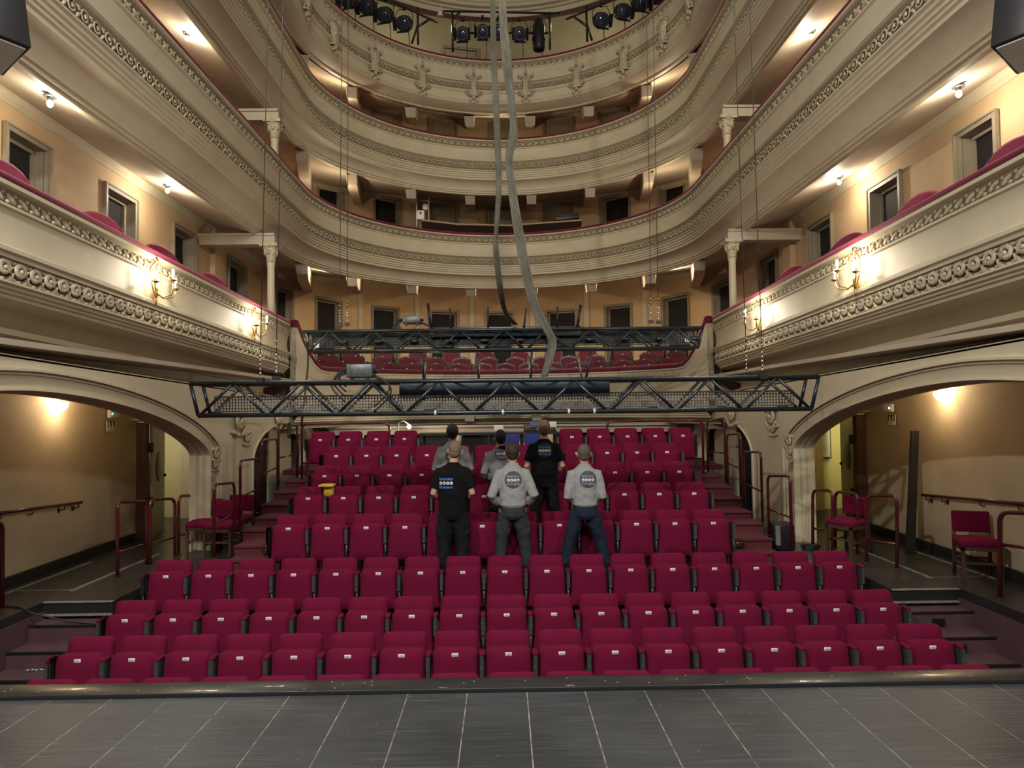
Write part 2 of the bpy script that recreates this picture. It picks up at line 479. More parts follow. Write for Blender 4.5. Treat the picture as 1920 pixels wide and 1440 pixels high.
DOORN = [0]
def doorway(path, s0, s1, z0, z1, dark, parent_depth=.17):
    DOORN[0] += 1
    a, _ = path.at(s0); b, _ = path.at(s1)
    t = (b-a).normalized(); nr = Vector((t.y, -t.x, 0))
    if nr.dot(path.at((s0+s1)/2)[1]) < 0: nr = -nr
    W = (b-a).length; D = parent_depth
    e = bpy.data.objects.new('door_%d' % DOORN[0], None); COL.objects.link(e)
    mid = (a+b)/2; e.location = (mid.x, mid.y, z0); struct(e)
    R = basis(t, nr, Vector((0, 0, 1)))
    def P(u, d, z): return mid + t*u + nr*d + Vector((0, 0, z))
    mb = MB()
    fw = .075
    for u in (-W/2-fw/2, W/2+fw/2): mb.box(P(u, -.02, (z0+z1+fw)/2), (fw, .06, z1-z0+fw), R)
    mb.box(P(0, -.02, z1+fw/2), (W, .06, fw), R)
    for u in (-W/2-fw, W/2+fw): mb.box(P(u, -.045, (z0+z1+fw)/2), (.025, .05, z1-z0+fw+.02), R)
    mb.box(P(0, -.045, z1+fw), (W+2*fw, .05, .025), R)
    # reveals
    mb.box(P(-W/2-.01, D/2, (z0+z1)/2), (.02, D, z1-z0), R)
    mb.box(P(W/2+.01, D/2, (z0+z1)/2), (.02, D, z1-z0), R)
    mb.box(P(0, D/2, z1+.01), (W, D, .02), R)
    mb.build('door_frame', 'trim', e)
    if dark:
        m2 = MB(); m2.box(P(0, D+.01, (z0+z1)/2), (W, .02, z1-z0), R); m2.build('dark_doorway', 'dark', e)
        m3 = MB()
        for u in (-W/2+.025, W/2-.025): m3.box(P(u, D-.03, (z0+z1)/2), (.05, .05, z1-z0), R)
        m3.box(P(0, D-.03, z1-.03), (W, .05, .05), R); m3.build('inner_frame', 'trim', e)
    else:
        m2 = MB(); m2.box(P(0, D-.10, (z0+z1)/2), (W-.02, .04, z1-z0-.02), R)
        for (zc, h) in ((z0+(z1-z0)*.28, (z1-z0)*.36), (z0+(z1-z0)*.76, (z1-z0)*.38)):
            for (u, du, z, dz) in ((-W*.33, .03, zc, h), (W*.33, .03, zc, h), (0, W*.66, zc-h/2, .03), (0, W*.66, zc+h/2, .03)):
                m2.box(P(u, D-.125, z), (du, .03, dz), R)
        m2.build('door_leaf', 'door', e)
        m3 = MB(); m3.ell(P(W*.40, D-.16, z0+1.0), .03, None, 0, 8, 6); m3.build('door_handle', 'chrome', e)
    return e

L1D = [(12,85,1),(198,248,1),(325,360,1),(428,457,1),(515,545,1),(595,638,1),(700,746,1),(808,854,1),(915,963,1),
       (1028,1077,1),(1138,1183,1),(1246,1290,1),(1340,1371,1),(1429,1458,1),(1524,1561,1),(1637,1688,1),(1803,1873,1)]
L2D = [(597,640,1),(702,747,1),(808,856,0),(918,965,0),(1025,1073,0),(1133,1178,1),(1240,1284,1)]
L3D = [(702,746,0),(806,852,0),(917,955,0),(1025,1073,0),(1128,1175,0)]
L4D = [(835,893,0)]
holes = []
for (lst, z0, z1) in ((L1D, 3.12, 5.26), (L2D, 7.1, 9.25), (L3D, 10.4, 12.6), (L4D, 13.5, 15.4)):
    for (pa, pb, dk) in lst:
        s0 = PW.s_of_px(pa, (z0+z1)/2+.3); s1 = PW.s_of_px(pb, (z0+z1)/2+.3)
        holes.append((s0, s1, z0, z1)); doorway(PW, s0, s1, z0, z1, dk)
GZ = 2.3
for (nm, a, b) in (('wall_left', 0, S_L), ('wall_back', S_L, S_R), ('wall_right', S_R, PW.len)):
    hs = [h for h in holes if a <= (h[0]+h[1])/2 <= b]
    struct(wall_mesh(PW, a, b, GZ, 13.0, hs).build(nm, 'wall'))
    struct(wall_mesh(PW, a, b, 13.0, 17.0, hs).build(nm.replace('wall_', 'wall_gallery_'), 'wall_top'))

# ground-floor side walls, corridor openings
for sg, nm in ((-1, 'left'), (1, 'right')):
    mb = MB(); X = lambda y: sg*(6.15+(6.6-6.15)*(y-1)/18.7)
    for (ya, yb, za, zb) in ((1, 12.25, -1.7, GZ+.1), (12.25, 14.7, 1.45, GZ+.1), (14.7, 20.0, -1.7, GZ+.1)):
        mb.add([(X(ya), ya, za), (X(yb), yb, za), (X(yb), yb, zb), (X(ya), ya, zb)], [(0, 1, 2, 3)])
    mb.box((X(12.25)+sg*.15, 12.25+.0, .4), (.3, .04, 2.2))
    mb.box((X(14.7)+sg*.15, 14.7, .4), (.3, .04, 2.2))
    struct(mb.build('wall_lower_'+nm, 'wall_low'))
    # boxed-in beam over the corridor door
    mb = MB(); mb.box((sg*5.82, 12.35, 1.66), (1.3, .7, .36)); mb.box((sg*5.85, 13.8, 1.62), (1.35, 2.2, .3)); mb.box((sg*5.85, 16.4, 1.6), (1.35, 3.0, .08)); mb.box((sg*5.85,17.9,.5),(1.4,.06,2.4))
    struct(mb.build('trim_beam_'+nm, 'soffit'))
    # corridor beyond
    mb = MB()
    mb.box((sg*7.0, 14.9, .4), (2.6, .06, 2.3)); mb.box((sg*8.3, 13.5, .4), (.06, 3.0, 2.3))
    struct(mb.build('wall_corridor_'+nm, 'yellow_wall'))
    mb = MB(); mb.box((sg*5.75, 14.85, .45), (1.0, .06, 2.2)); struct(mb.build('wall_passage_'+nm, 'wall_low'))
    mb = MB(); mb.box((sg*5.2, 13.75, .4), (.05, 1.5, 2.2)); mb.box((sg*5.2, 16.2, .4), (.05, 1.6, 2.2)); struct(mb.build('wall_niche_'+nm, 'plaster'))
    mb = MB(); mb.box((sg*5.26, 14.95, .4), (.05, 1.1, 2.2)); struct(mb.build('trim_niche_opening_'+nm, 'dark'))
    mb = MB(); mb.box((sg*7.1, 13.4, 1.68), (2.4, 3.0, .06)); struct(mb.build('ceiling_corridor_'+nm, 'soffit'))
    # low ceiling over the side aisle
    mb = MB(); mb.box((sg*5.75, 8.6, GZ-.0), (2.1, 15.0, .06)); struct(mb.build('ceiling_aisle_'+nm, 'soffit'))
    # black skirting
    mb = MB()
    mb.add([(X(4.2)-sg*.02, 4.2, -.6), (X(12.2)-sg*.02, 12.2, -.6), (X(12.2)-sg*.02, 12.2, -.45), (X(4.2)-sg*.02, 4.2, -.45),
            (X(4.2)-sg*.04, 4.2, -.6), (X(12.2)-sg*.04, 12.2, -.6), (X(12.2)-sg*.04, 12.2, -.46), (X(4.2)-sg*.04, 4.2, -.46)],
           [(4,5,6,7), (7,6,2,3), (0,3,7,4), (1,5,6,2)])
    struct(mb.build('baseboard_'+nm, 'black_paint'))

# ------------------------------------------------------------------ arches under the boxes
def zs1(y): return -.033*(y-6.6)
def archwall(sg, nm):
    Xa = 4.75*sg; T = .27; mb = MB()
    def big(y):
        u = abs(y-7.0)/4.3
        return None if u >= 1 else .9+.95*(1-u**1.7)**(1/1.5)
    def small(y):
        u = abs(y-15.2)/2.0
        return None if u >= 1 else .55+.8*(1-u**2.2)**(1/2.2)
    ys = [1.0+.1*i for i in range(166)]
    ys += [7.0+4.3*math.sin(PI/2*k/14) for k in range(10, 15)] + [15.2-2.0*math.cos(PI/2*k/12) for k in range(0, 5)] + [11.2999, 13.2001]
    ys = sorted(set(ys))
    def top(y): return 2.18+zs1(y) if y < 16.0 else 1.32
    for i in range(len(ys)-1):
        a, b = ys[i], ys[i+1]; m = (a+b)/2
        def bot(y, m=m):
            f = big if abs(m-7) < 4.3 else (small if abs(m-15.2) < 2.0 else None)
            if f is None: return -1.7
            r = f(y); return r if r is not None else (.9 if f is big else .55)
        za, zb = bot(a), bot(b)
        for X in (Xa, Xa+sg*T):
            mb.add([(X, a, za), (X, b, zb), (X, b, top(b)), (X, a, top(a))], [(0, 1, 2, 3)])
        mb.add([(Xa, a, top(a)), (Xa, b, top(b)), (Xa+sg*T, b, top(b)), (Xa+sg*T, a, top(a))], [(0, 1, 2, 3)])
    struct(mb.build('wall_arcade_'+nm, 'plaster'))
    # stepped archivolt and jambs
    def outline(kind, off):
        pts = []
        if kind == 'big': yc, hw, zs, hz, p, q = 7.0, 4.3, .9, .95, 1.7, 1.5
        else: yc, hw, zs, hz, p, q = 15.2, 2.0, .55, .8, 2.2, 2.2
        raw = [(yc+hw, -.62 if kind == 'big' else -.62)]
        for k in range(8): raw.append((yc+hw, -.62+(zs+.62)*(k+1)/8))
        for k in range(1, 60):
            a = PI*k/60
            u = math.cos(a); uu = abs(u)
            raw.append((yc+hw*u, zs+hz*(max(0, 1-uu**p))**(1/q)))
        for k in range(9): raw.append((yc-hw, zs-(zs+.62)*k/8))
        for i, (y, z) in enumerate(raw):
            a = raw[max(0, i-1)]; b = raw[min(len(raw)-1, i+1)]
            ty, tz = b[0]-a[0], b[1]-a[1]; l = math.hypot(ty, tz)
            ny, nz = tz/l, -ty/l            # outward from the opening
            pts.append((y+ny*off, z+nz*off*(.5 if off > 0 else .25)))
        return pts
    mb = MB()
    for kind in ('big', 'small'):
        prof = [(.0, -.0), (.0, -.03), (-.03, -.03), (-.04, .02), (-.04, .07), (-.07, .08), (-.085, .10), (-.085, .15), (-.115, .16), (-.13, .18), (-.13, T)] if kind == 'big' else [(0, 0), (-.03, -.02), (-.05, .03), (-.05, T)]
        rows = []
        for (off, dep) in prof: rows.append([(Xa+sg*dep, y, z) for (y, z) in outline(kind, off)])
        mb.grid(rows, 0, False)
        for (o0, o1, d) in ((.00, .03, .025), (.30, .33, .02), (.37, .42, .045)) if kind == 'big' else ((.0, .04, .03),):
            a = outline(kind, o0); b = outline(kind, o1)
            mb.grid([[(Xa, y, z) for y, z in a], [(Xa-sg*d, y, z) for y, z in a], [(Xa-sg*d, y, z) for y, z in b], [(Xa, y, z) for y, z in b]])
    struct(mb.build('trim_arch_'+nm, 'plaster'))
    # plaster ornaments on the pier
    mb = MB()
    sp = [(447, 793, .34), (520, 787, .28), (462, 822, .2), (405, 852, .18), (403, 872, .15), (398, 892, .10)] if sg < 0 else \
         [(1374, 778, .34), (1448, 784, .28), (1450, 803, .2), (1480, 828, .18), (1482, 847, .15), (1484, 865, .10)]
    for (px, py, s) in sp:
        p = atx(px, py, Xa)
        mo = ACAN
        mb.add([p + Vector((-sg*w_*s*.6, u*s*1.5, q*s*1.35)) for (u, w_, q) in mo.v], mo.f, 0, True)
    struct(mb.build('trim_ornament_'+nm, 'ornament'))
archwall(-1, 'left'); archwall(1, 'right')

# ------------------------------------------------------------------ boxes: side balcony
def side_path(sg):
    pts = []; nr = []
    for i in range(15):
        pts.append((sg*4.7, 1.0+14.1*i/14)); nr.append((sg, 0))
    for i in range(1, 11):
        a = PI/2*i/10; r = .75
        pts.append((sg*(4.7+r-r*math.cos(a)), 15.1+r*math.sin(a))); nr.append((sg*math.cos(a), -math.sin(a)))
    pts.append((sg*5.75, 15.85)); nr.append((0, -1))
    return Path(pts, [(n[0], n[1]) for n in nr])
PROF1 = [(.16, -.85), (.16, -.05), (-.05, -.05), (-.05, -.09), (.03, -.11), (.03, -.25), (-.03, -.26), (-.03, -.285), (0, -.30),
         (.015, -.40), (.02, -.52), (.0, -.64), (-.03, -.66), (-.05, -.67), (-.05, -.71), (-.02, -.73), (-.02, -.765), (.05, -.775), (.05, -.97), (-.03, -.985), (-.03, -1.005), (.01, -1.02),
         (.01, -1.045), (.045, -1.055), (.045, -1.08), (.08, -1.09), (.08, -1.125), (.48, -1.135), (.54, -1.18), (.55, -1.31), (.50, -1.335), (.43, -1.34), (.43, -1.37), (.40, -1.375), (.40, -1.41),
         (.50, -1.43), (.52, -1.50), (.50, -1.58), (.05, -1.67), (.05, -1.70)]
tiers = {}
for sg, nm in ((-1, 'left'), (1, 'right')):
    P = side_path(sg); zr = 3.86
    zf = lambda s, P=P: zs1(P.at(s)[0].y)
    t = thing('balcony', 'long %s-hand box balcony just above the side arches, carrying two lit candle sconces' % nm, 'balcony', (sg*4.7, 8, 2.4), group=None)
    tiers['box_'+nm] = t
    sweep(P, [(o, z+zr) for o, z in PROF1], zf).build('parapet', 'plaster', t, angle=35)
    rail = [(.055+.12*math.cos(a), zr-.01+.055*math.sin(a)) for a in [PI*2*k/10 for k in range(11)]]
    sweep(P, rail, zf, smooth=True).build('velvet_rail', 'velvet', t)
    frieze(P, LEAF, .02, zr-.18, .15, .17, .065, zf).build('upper_frieze', 'ornament', t)
    frieze(P, ACAN, .04, zr-.875, .20, .22, .13, zf).build('lower_frieze', 'ornament', t)
    g = MB(); sweep(P, [(.028, zr-.115), (.028, zr-.245)], zf, g); sweep(P, [(.046, zr-.785), (.046, zr-.965)], zf, g); g.build('frieze_shade', 'frieze_shade', t)  # brown strips behind the ornament paint in the cavity shade
    # deck
    mb = MB(); rows = [[], []]
    for i in range(11):
        y = 1+15.0*i/10; z = zr-.72+zs1(y)
        rows[0].append((sg*4.85, y, z)); rows[1].append((sg*(6.15+.45*(y-1)/18.7), y, z))
    mb.grid(rows); mb.build('deck', 'carpet', t)

# ------------------------------------------------------------------ upper tiers
PROF2 = [(.18, -.85), (.18, -.04), (-.05, -.04), (-.05, -.075), (.035, -.09), (.035, -.27), (-.03, -.28), (-.03, -.31), (0, -.325), (.015, -.45), (.015, -.55), (0, -.64),
         (-.03, -.655), (-.045, -.66), (-.045, -.70), (-.01, -.71), (.05, -.73), (.05, -.96), (-.03, -.975), (-.03, -1.0), (.01, -1.015), (.01, -1.06), (.045, -1.075), (.045, -1.12), (.075, -1.13), (.075, -1.17),
         (.11, -1.185), (.11, -1.24), (.16, -1.25), (.26, -1.28), (.35, -1.34), (.41, -1.42), (.43, -1.48), (.47, -1.49), (.47, -1.53), (.52, -1.54), (.52, -1.575), (.60, -1.58), (.60, -1.54), (.62, -1.52)]
PROF4 = [(.18, -.85), (.18, -.04), (-.05, -.04), (-.05, -.075), (.035, -.09), (.035, -.24), (-.03, -.25), (-.03, -.28), (0, -.295), (.02, -.5), (0, -.66), (-.03, -.67), (-.03, -.70), (.05, -.715), (.05, -.95),
         (-.06, -.97), (-.06, -1.01), (-.02, -1.05), (0, -1.06), (.0, -1.25), (-.03, -1.27), (-.03, -1.30), (.0, -1.32), (.02, -1.36), (.1, -1.39), (.3, -1.44), (.45, -1.46), (.45, -1.49), (.55, -1.49), (.57, -1.47)]
def tier(zr, prof, key, label, zin, zside, zback, frh, wallz_deck, motif=SCROLL):
    t = thing('balcony', label, 'balcony', (0, 21, zr-1.5)); tiers[key] = t
    sweep(PUP, [(o, z+zr) for o, z in prof]).build('parapet', 'plaster', t, angle=35)
    rail = [(.06+.12*math.cos(a), zr-.0+.05*math.sin(a)) for a in [PI*2*k/10 for k in range(11)]]
    sweep(PUP, rail, smooth=True).build('velvet_rail', 'velvet', t)
    half = PUP.len/2
    frieze(PUP, LEAF, .02, zr-.18, .16, .20, .075, mirror_at=half).build('upper_frieze', 'ornament', t)
    frieze(PUP, motif, .04, zr-frh, .22, .24, .11, mirror_at=half).build('lower_frieze', 'ornament', t)
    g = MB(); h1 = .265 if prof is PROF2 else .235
    sweep(PUP, [(.031, zr-.095), (.031, zr-h1)], None, g); sweep(PUP, [(.046, zr-.735), (.046, zr-.945)], None, g); g.build('frieze_shade', 'frieze_shade', t)  # same painted shade strips behind both friezes
    # soffit and deck, lofted between parapet and wall
    mb = MB(); r0, r1, d0, d1 = [], [], [], []
    n = len(PUP.p)
    def zw(i):
        a = min(1, max(0, (min(i, n-1-i)-NS+2)/26.)); a = a*a*(3-2*a)
        return zside+(zback-zside)*a
    for i in range(n):
        (x, y), nr = PUP.p[i], PUP.n[i]; (wx, wy) = PW.p[i]
        r0.append((x+nr[0]*.61, y+nr[1]*.61, zin)); r1.append((wx, wy, zw(i)))
        d0.append((x+nr[0]*.17, y+nr[1]*.17, zr-.85)); d1.append((wx, wy, max(zr-.8, zw(i)+wallz_deck)))
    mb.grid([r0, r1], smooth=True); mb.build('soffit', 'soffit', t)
    MB().grid([d0, d1]).build('deck', 'carpet', t)
    # crown moulding where the soffit meets the wall
    cp = [(0, -.17), (-.03, -.16), (-.03, -.12), (-.07, -.09), (-.07, -.05), (-.12, -.03), (-.12, 0)]
    mb = MB(); rows = []
    for i in range(n):
        (wx, wy), nr = PW.p[i], PW.n[i]
        rows.append([(wx+nr[0]*o, wy+nr[1]*o, zw(i)+z) for o, z in cp])
    mb.grid(rows); mb.build('crown_moulding', 'plaster', t)
    # radial beams under the curved part
    for ad in (-75, -53, -31, -10.5, 10.5, 31, 53, 75):
        a = PI/2+math.radians(ad)
        d = Vector((math.cos(a), math.sin(a), 0)); inn = Vector((0, YP, 0))+d*(RP+.62)
        # meet the wall circle along the same line
        ou = Vector((0, 19.7, 0))+Vector((math.cos(PI/2+math.radians(ad*.93)), math.sin(PI/2+math.radians(ad*.93)), 0))*6.58
        i = NS+int(NA*(PI-a)/PI); zi, zo = zin-.02, zw(i)-.02
        tt = (ou-inn).normalized(); sd = Vector((-tt.y, tt.x, 0))*.17
        mb = MB(); up = Vector((0, 0, 1))
        A = inn+tt*.25; dr = .38
        B = inn+tt*.9
        def quad(p, z, k=1): return [p+sd*k+up*z, p-sd*k+up*z]
        zB = zi+(zo-zi)*.25
        sec = [(inn, zi, zi-.01), (A, zi+(zo-zi)*.05, zi-.22), (B, zi+(zo-zi)*.2, zB-dr), (ou, zo, zo-.42)]
        rows = [[p+sd+up*zt, p+sd*.82+up*(zb), p-sd*.82+up*(zb), p-sd+up*zt] for (p, zt, zb) in sec]
        mb.grid(rows)
        mb.build('beam', 'soffit', t)
    return t
t2 = tier(6.97, PROF2, 'second', 'plain curved balcony tier with two plaster friezes, the lowest of the three sweeping full horseshoes', 5.43, 5.76, 6.45, .845, .9)
t3 = tier(9.93, PROF2, 'third', 'middle one of the three sweeping horseshoe balcony tiers, cream with scrollwork friezes', 8.38, 8.8, 9.55, .845, .9)
t4 = tier(12.40, PROF4, 'fourth', 'topmost balcony tier with bracket cartouches, carrying black stage lamps', 10.92, 11.8, 12.75, .83, .9, SCROLL)

# cartouches on the topmost tier (part of its front)
def cartouche(ad):
    a = PI/2+math.radians(ad); d = Vector((math.cos(a), math.sin(a), 0)); t = Vector((-d.y, d.x, 0))
    mb = MB(); base = Vector((0, YP, 0))+d*(RP-.04); up = Vector((0, 0, 1)); zc = 12.40-.86
    def P(u, w_, z): return base+t*u-d*w_+up*(zc+z)
    R = basis(t, -d, up)
    zc_ = zc; P0_ = P
    def P(u, w_, z): return base+t*u*1.3-d*w_*1.2+up*(zc+z*1.22)
    # flaring strap body
    rows = []
    for (z, wd, dp) in ((.26, .17, .03), (.20, .12, .11), (.08, .075, .14), (-.06, .07, .13), (-.18, .10, .12), (-.27, .13, .08)):
        rows.append([P(-wd, 0, z), P(-wd*.8, dp*.8, z), P(-wd*.25, dp, z), P(0, dp*.8, z), P(wd*.25, dp, z), P(wd*.8, dp*.8, z), P(wd, 0, z)])
    mb.grid(rows, 0, True)
    for sx in (-1, 1):
        pts = [P(sx*(.15+.05*math.cos(k*.7)*(1-k/14)), .06, -.19+.07*math.sin(k*.7)*(1-k/14)) for k in range(11)]
        mb.tube(pts, .022, 5)
        pts = [P(sx*(.15+.04*math.cos(k*.7)*(1-k/14)), .05, .24+.045*math.sin(k*.7)*(1-k/14)) for k in range(11)]
        mb.tube(pts, .02, 5)
        mb.ell(P(sx*.08, .05, -.36), (.04, .04, .06), R, 0, 7, 5)
    for (z, r) in ((.33, .05), (.41, .03), (-.30, .055), (-.42, .035), (-.50, .025)): mb.ell(P(0, .06, z), (r*.9, r, r*1.2), R, 0, 8, 6)
    mb.build('cartouche', 'ornament', t4)
for ad in (-90, -70, -50, -30, -10, 10, 30, 50, 70, 90): cartouche(ad)

# ------------------------------------------------------------------ lower central balcony (with the chairs)
RC, YC = 4.94, 13.66
a0 = math.acos(4.6/RC)
PC = arc_path(RC, YC, PI-a0, a0, 60)
zrc = 2.58
def zfc(s):
    e = min(s, PC.len-s)
    return 1.0*max(0, 1-e/.9)**1.7
tc_ = thing('balcony', 'low central balcony filled with rows of red chairs behind a drooping velvet rail', 'balcony', (0, 18.6, 1.2)); tiers['centre'] = tc_
PROFC = [(.16, -.80), (.16, -.03), (-.04, -.04), (-.04, -.075), (0, -.09), (0, -.28), (-.03, -.29), (-.03, -.32), (0, -.335), (.015, -.5), (.015, -.65), (0, -.78), (-.04, -.79), (-.04, -.83), (0, -.845),
         (0, -1.06), (-.04, -1.07), (-.04, -1.1), (.01, -1.12), (.01, -1.16), (.05, -1.17), (.05, -1.21), (.12, -1.24), (.25, -1.28), (.35, -1.33), (.35, -1.36), (.42, -1.36)]
mb = MB(); rows = []
for i, (x, y) in enumerate(PC.p):
    n = PC.n[i]; dz = zfc(PC.L[i])
    rows.append([(x+n[0]*o, y+n[1]*o, zrc+z+dz*max(0, 1+z/.6)) for (o, z) in PROFC])
mb.grid(rows); mb.build('parapet', 'plaster', tc_, angle=35)
sweep(PC, [(.06+.14*math.cos(a), zrc+.02+.06*math.sin(a)) for a in [PI*2*k/10 for k in range(11)]], zfc, smooth=True).build('velvet_rail', 'velvet', tc_)
frieze(PC, LEAF, 0, zrc-.185, .15, .19, .035, mirror_at=PC.len/2, d0=.9, d1=PC.len-.9).build('upper_frieze', 'ornament', tc_)
frieze(PC, ACAN, 0, zrc-.95, .21, .24, .08, mirror_at=PC.len/2).build('lower_frieze', 'ornament', tc_)
# stepped deck: concentric terraces
mb = MB()
terr = [(0.16, 1.2, 1.78), (1.2, 2.2, 2.0), (2.2, 3.2, 2.25), (3.2, 4.3, 2.55), (4.3, 12.5, 3.1)]
for (o0, o1, z) in terr:
    rr = [[], [], []]
    for i, (x, y) in enumerate(PC.p):
        n = PC.n[i]
        def q(o):
            px, py = x+n[0]*o, y+n[1]*o
            return (max(-6.5, min(6.5, px)), min(py, 26.25 if abs(px) < 2 else 26.25))
        rr[0].append((*q(o0), z-.27)); rr[1].append((*q(o0), z)); rr[2].append((*q(o1), z))
    mb.grid(rr)
mb.build('deck', 'carpet', tc_)
# underside
mb = MB(); r0, r1 = [], []
for i, (x, y) in enumerate(PC.p):
    n = PC.n[i]; t = i/(len(PC.p)-1)
    r0.append((x+n[0]*.40, y+n[1]*.40, zrc-1.36)); r1.append((-5.2+10.4*t, 21.0, 1.75))
mb.grid([r0, r1]); mb.build('soffit', 'soffit', tc_)
mb = MB()
for x in (-2.6, -.9, .9, 2.6): mb.box((x, 19.7, 1.42), (.25, 2.4, .25))
mb.build('beam', 'soffit', tc_)
# central plaster crest on the bottom moulding
mb = MB()
for k, px in enumerate((790, 815, 925, 945, 965, 1005, 1030)):
    p = at(px, 777, 18.5); mb.add([p+Vector((u*.26, -w_*.15, q*.13)) for (u, w_, q) in ACAN.v], ACAN.f, 0, True)
mb.build('crest_ornament', 'ornament', tc_)

# curved returns between boxes and central balcony: ornamented scroll
for sg in (-1, 1):
    mb = MB(); p0 = Vector((sg*4.72, 15.95, 2.55))
    pts = [p0+Vector((0, .0, 0))+Vector((sg*.22*math.sin(k*.5)*(1-k/22), 0, .0))+Vector((0, 0, .9-.09*k)) for k in range(16)]
    mb.tube(pts, [.10-.004*k for k in range(16)], 8)
    for k in range(5): mb.ell(p0+Vector((-sg*.03, -.02, .8-.33*k)), (.10, .10, .14), None, 0, 8, 6)
    mb.box(p0+Vector((sg*.35, .1, -.45)), (.75, .1, 2.0))
    mb.build('corner_ornament', 'ornament', tc_)

# ------------------------------------------------------------------ under the centre: back of the stalls
mb = MB()
mb.box((0, 21.0, .6), (12.6, .1, 2.6))
struct(mb.build('wall_stalls_rear', 'wall_low'))
mb = MB(); mb.box((0, 17.3, 1.10), (8.6, .25, .18)); mb.box((0, 17.25, 1.20), (8.7, .35, .05))
struct(mb.build('trim_stalls_rear', 'soffit'))
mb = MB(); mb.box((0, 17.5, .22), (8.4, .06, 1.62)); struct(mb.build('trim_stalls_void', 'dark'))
for k, x in enumerate((-3.55, -1.15, 1.15, 3.55)):
    c = MB(); c.lathe([(.12, -.4), (.12, -.3), (.085, -.25), (.075, .5), (.08, .62), (.12, .86), (.13, 1.02)], (x, 17.1, 0), 14)
    o = c.build('column', 'plaster'); tag(o, 'short pale column behind the top row of tribune seats, %s of the four' % ['leftmost', 'second from left', 'second from right', 'rightmost'][k], 'column', 'columns behind the tribune')

# ------------------------------------------------------------------ main ceiling
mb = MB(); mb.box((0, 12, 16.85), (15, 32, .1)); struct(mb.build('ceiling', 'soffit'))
PR = horseshoe(6.1, 16.2, 2.0, 8, 60)
PRR = [(2.6, 16.8), (1.2, 15.4), (.7, 14.6), (.55, 14.45), (.55, 14.38), (.1, 14.32), (.1, 14.26), (.02, 14.24), (-.02, 14.3), (-.02, 14.36), (-.10, 14.38), (-.10, 14.44), (-.22, 14.46), (-.22, 14.56), (-.26, 14.58), (-.26, 14.7),
       (-.36, 14.75), (-.36, 14.9), (-.45, 15.0), (-.5, 15.2), (-.5, 16.8)]
PR2 = horseshoe(5.7, 16.2, 2.0, 8, 60)
struct(sweep(PR2, PRR).build('trim_ceiling_ring', 'plaster', angle=35))
struct(frieze(PR2, LEAF, -.23, 14.64, .08, .09, .02).build('trim_ceiling_dentils', 'ornament'))
# rear mouldings on the topmost gallery wall
mb = MB()
sweep(PW, [(0, 14.1), (-.08, 14.1), (-.08, 14.25), (-.12, 14.3), (-.12, 14.4), (0, 14.42)], mb=mb, d0=S_L-2, d1=S_R+2)
struct(mb.build('trim_gallery', 'soffit'))

# ------------------------------------------------------------------ stage and floors
mb = MB()
xs = []; x = -9.0+.11-.0
k = 0
while x < 9: xs.append(x+random.uniform(-.004, .004)); x += .3335
JW = .003
prev = -9.2
for xx in xs+[9.2]:
    a, b = prev, xx
    mb.add([(a+JW, -6, 0), (b-JW, -6, 0), (b-JW, 3.985, 0), (a+JW, 3.985, 0)], [(0, 1, 2, 3)], 0)
    mb.add([(b-JW, -6, -.0005), (b+JW, -6, -.0005), (b+JW, 3.985, -.0005), (b-JW, 3.985, -.0005)], [(0, 1, 2, 3)], 1)
    prev = xx
jm = mat('board_joint', (.36, .34, .29), .6, noise_amt=.9, nscale=14)
struct(mb.build('floor', ['stage', jm]))
mb = MB(); mb.rbox((0, 4.08, -.005), (18.4, .165, .05), .003); mb.box((0, 4.12, -.85), (18.4, .06, 1.65))
for i in range(46): mb.ell((random.uniform(-3.6, 3.6), random.uniform(4.02, 4.14), .021), (.007, .007, .002), None, 1, 6, 4)
struct(mb.build('trim_stage_edge', ['black_paint', 'stripe']))

ROWZ = [-1.615, -1.45, -1.33, -1.085, -.645, -.36, -.115, .155, .4]
EDGE = [4.15, 6.5, 7.3, 8.22, 9.1, 10.1, 11.05, 11.95, 12.85, 14.9]
mb = MB()
for r in range(9):
    hw = 5.42 if r < 2 else (4.75 if r < 3 else (4.6 if r < 4 else (4.45 if r == 4 else 3.25+.1*(r-4))))
    za = ROWZ[r]; z_prev = ROWZ[r-1] if r else -1.7
    ya, yb = EDGE[r], EDGE[r+1]
    mb.box((0, (ya+yb)/2, (za-1.75)/2), (2*hw, yb-ya, za+1.75))
struct(mb.build('floor_tribune', 'carpet'))
mb = MB(); mb.box((0, 18, .31), (9.4, 6.3, .1)); struct(mb.build('floor_stalls_rear', 'carpet'))
mb = MB(); mb.box((0, 12, -1.9), (20, 24, .2)); struct(mb.build('floor_underlay', 'dark'))
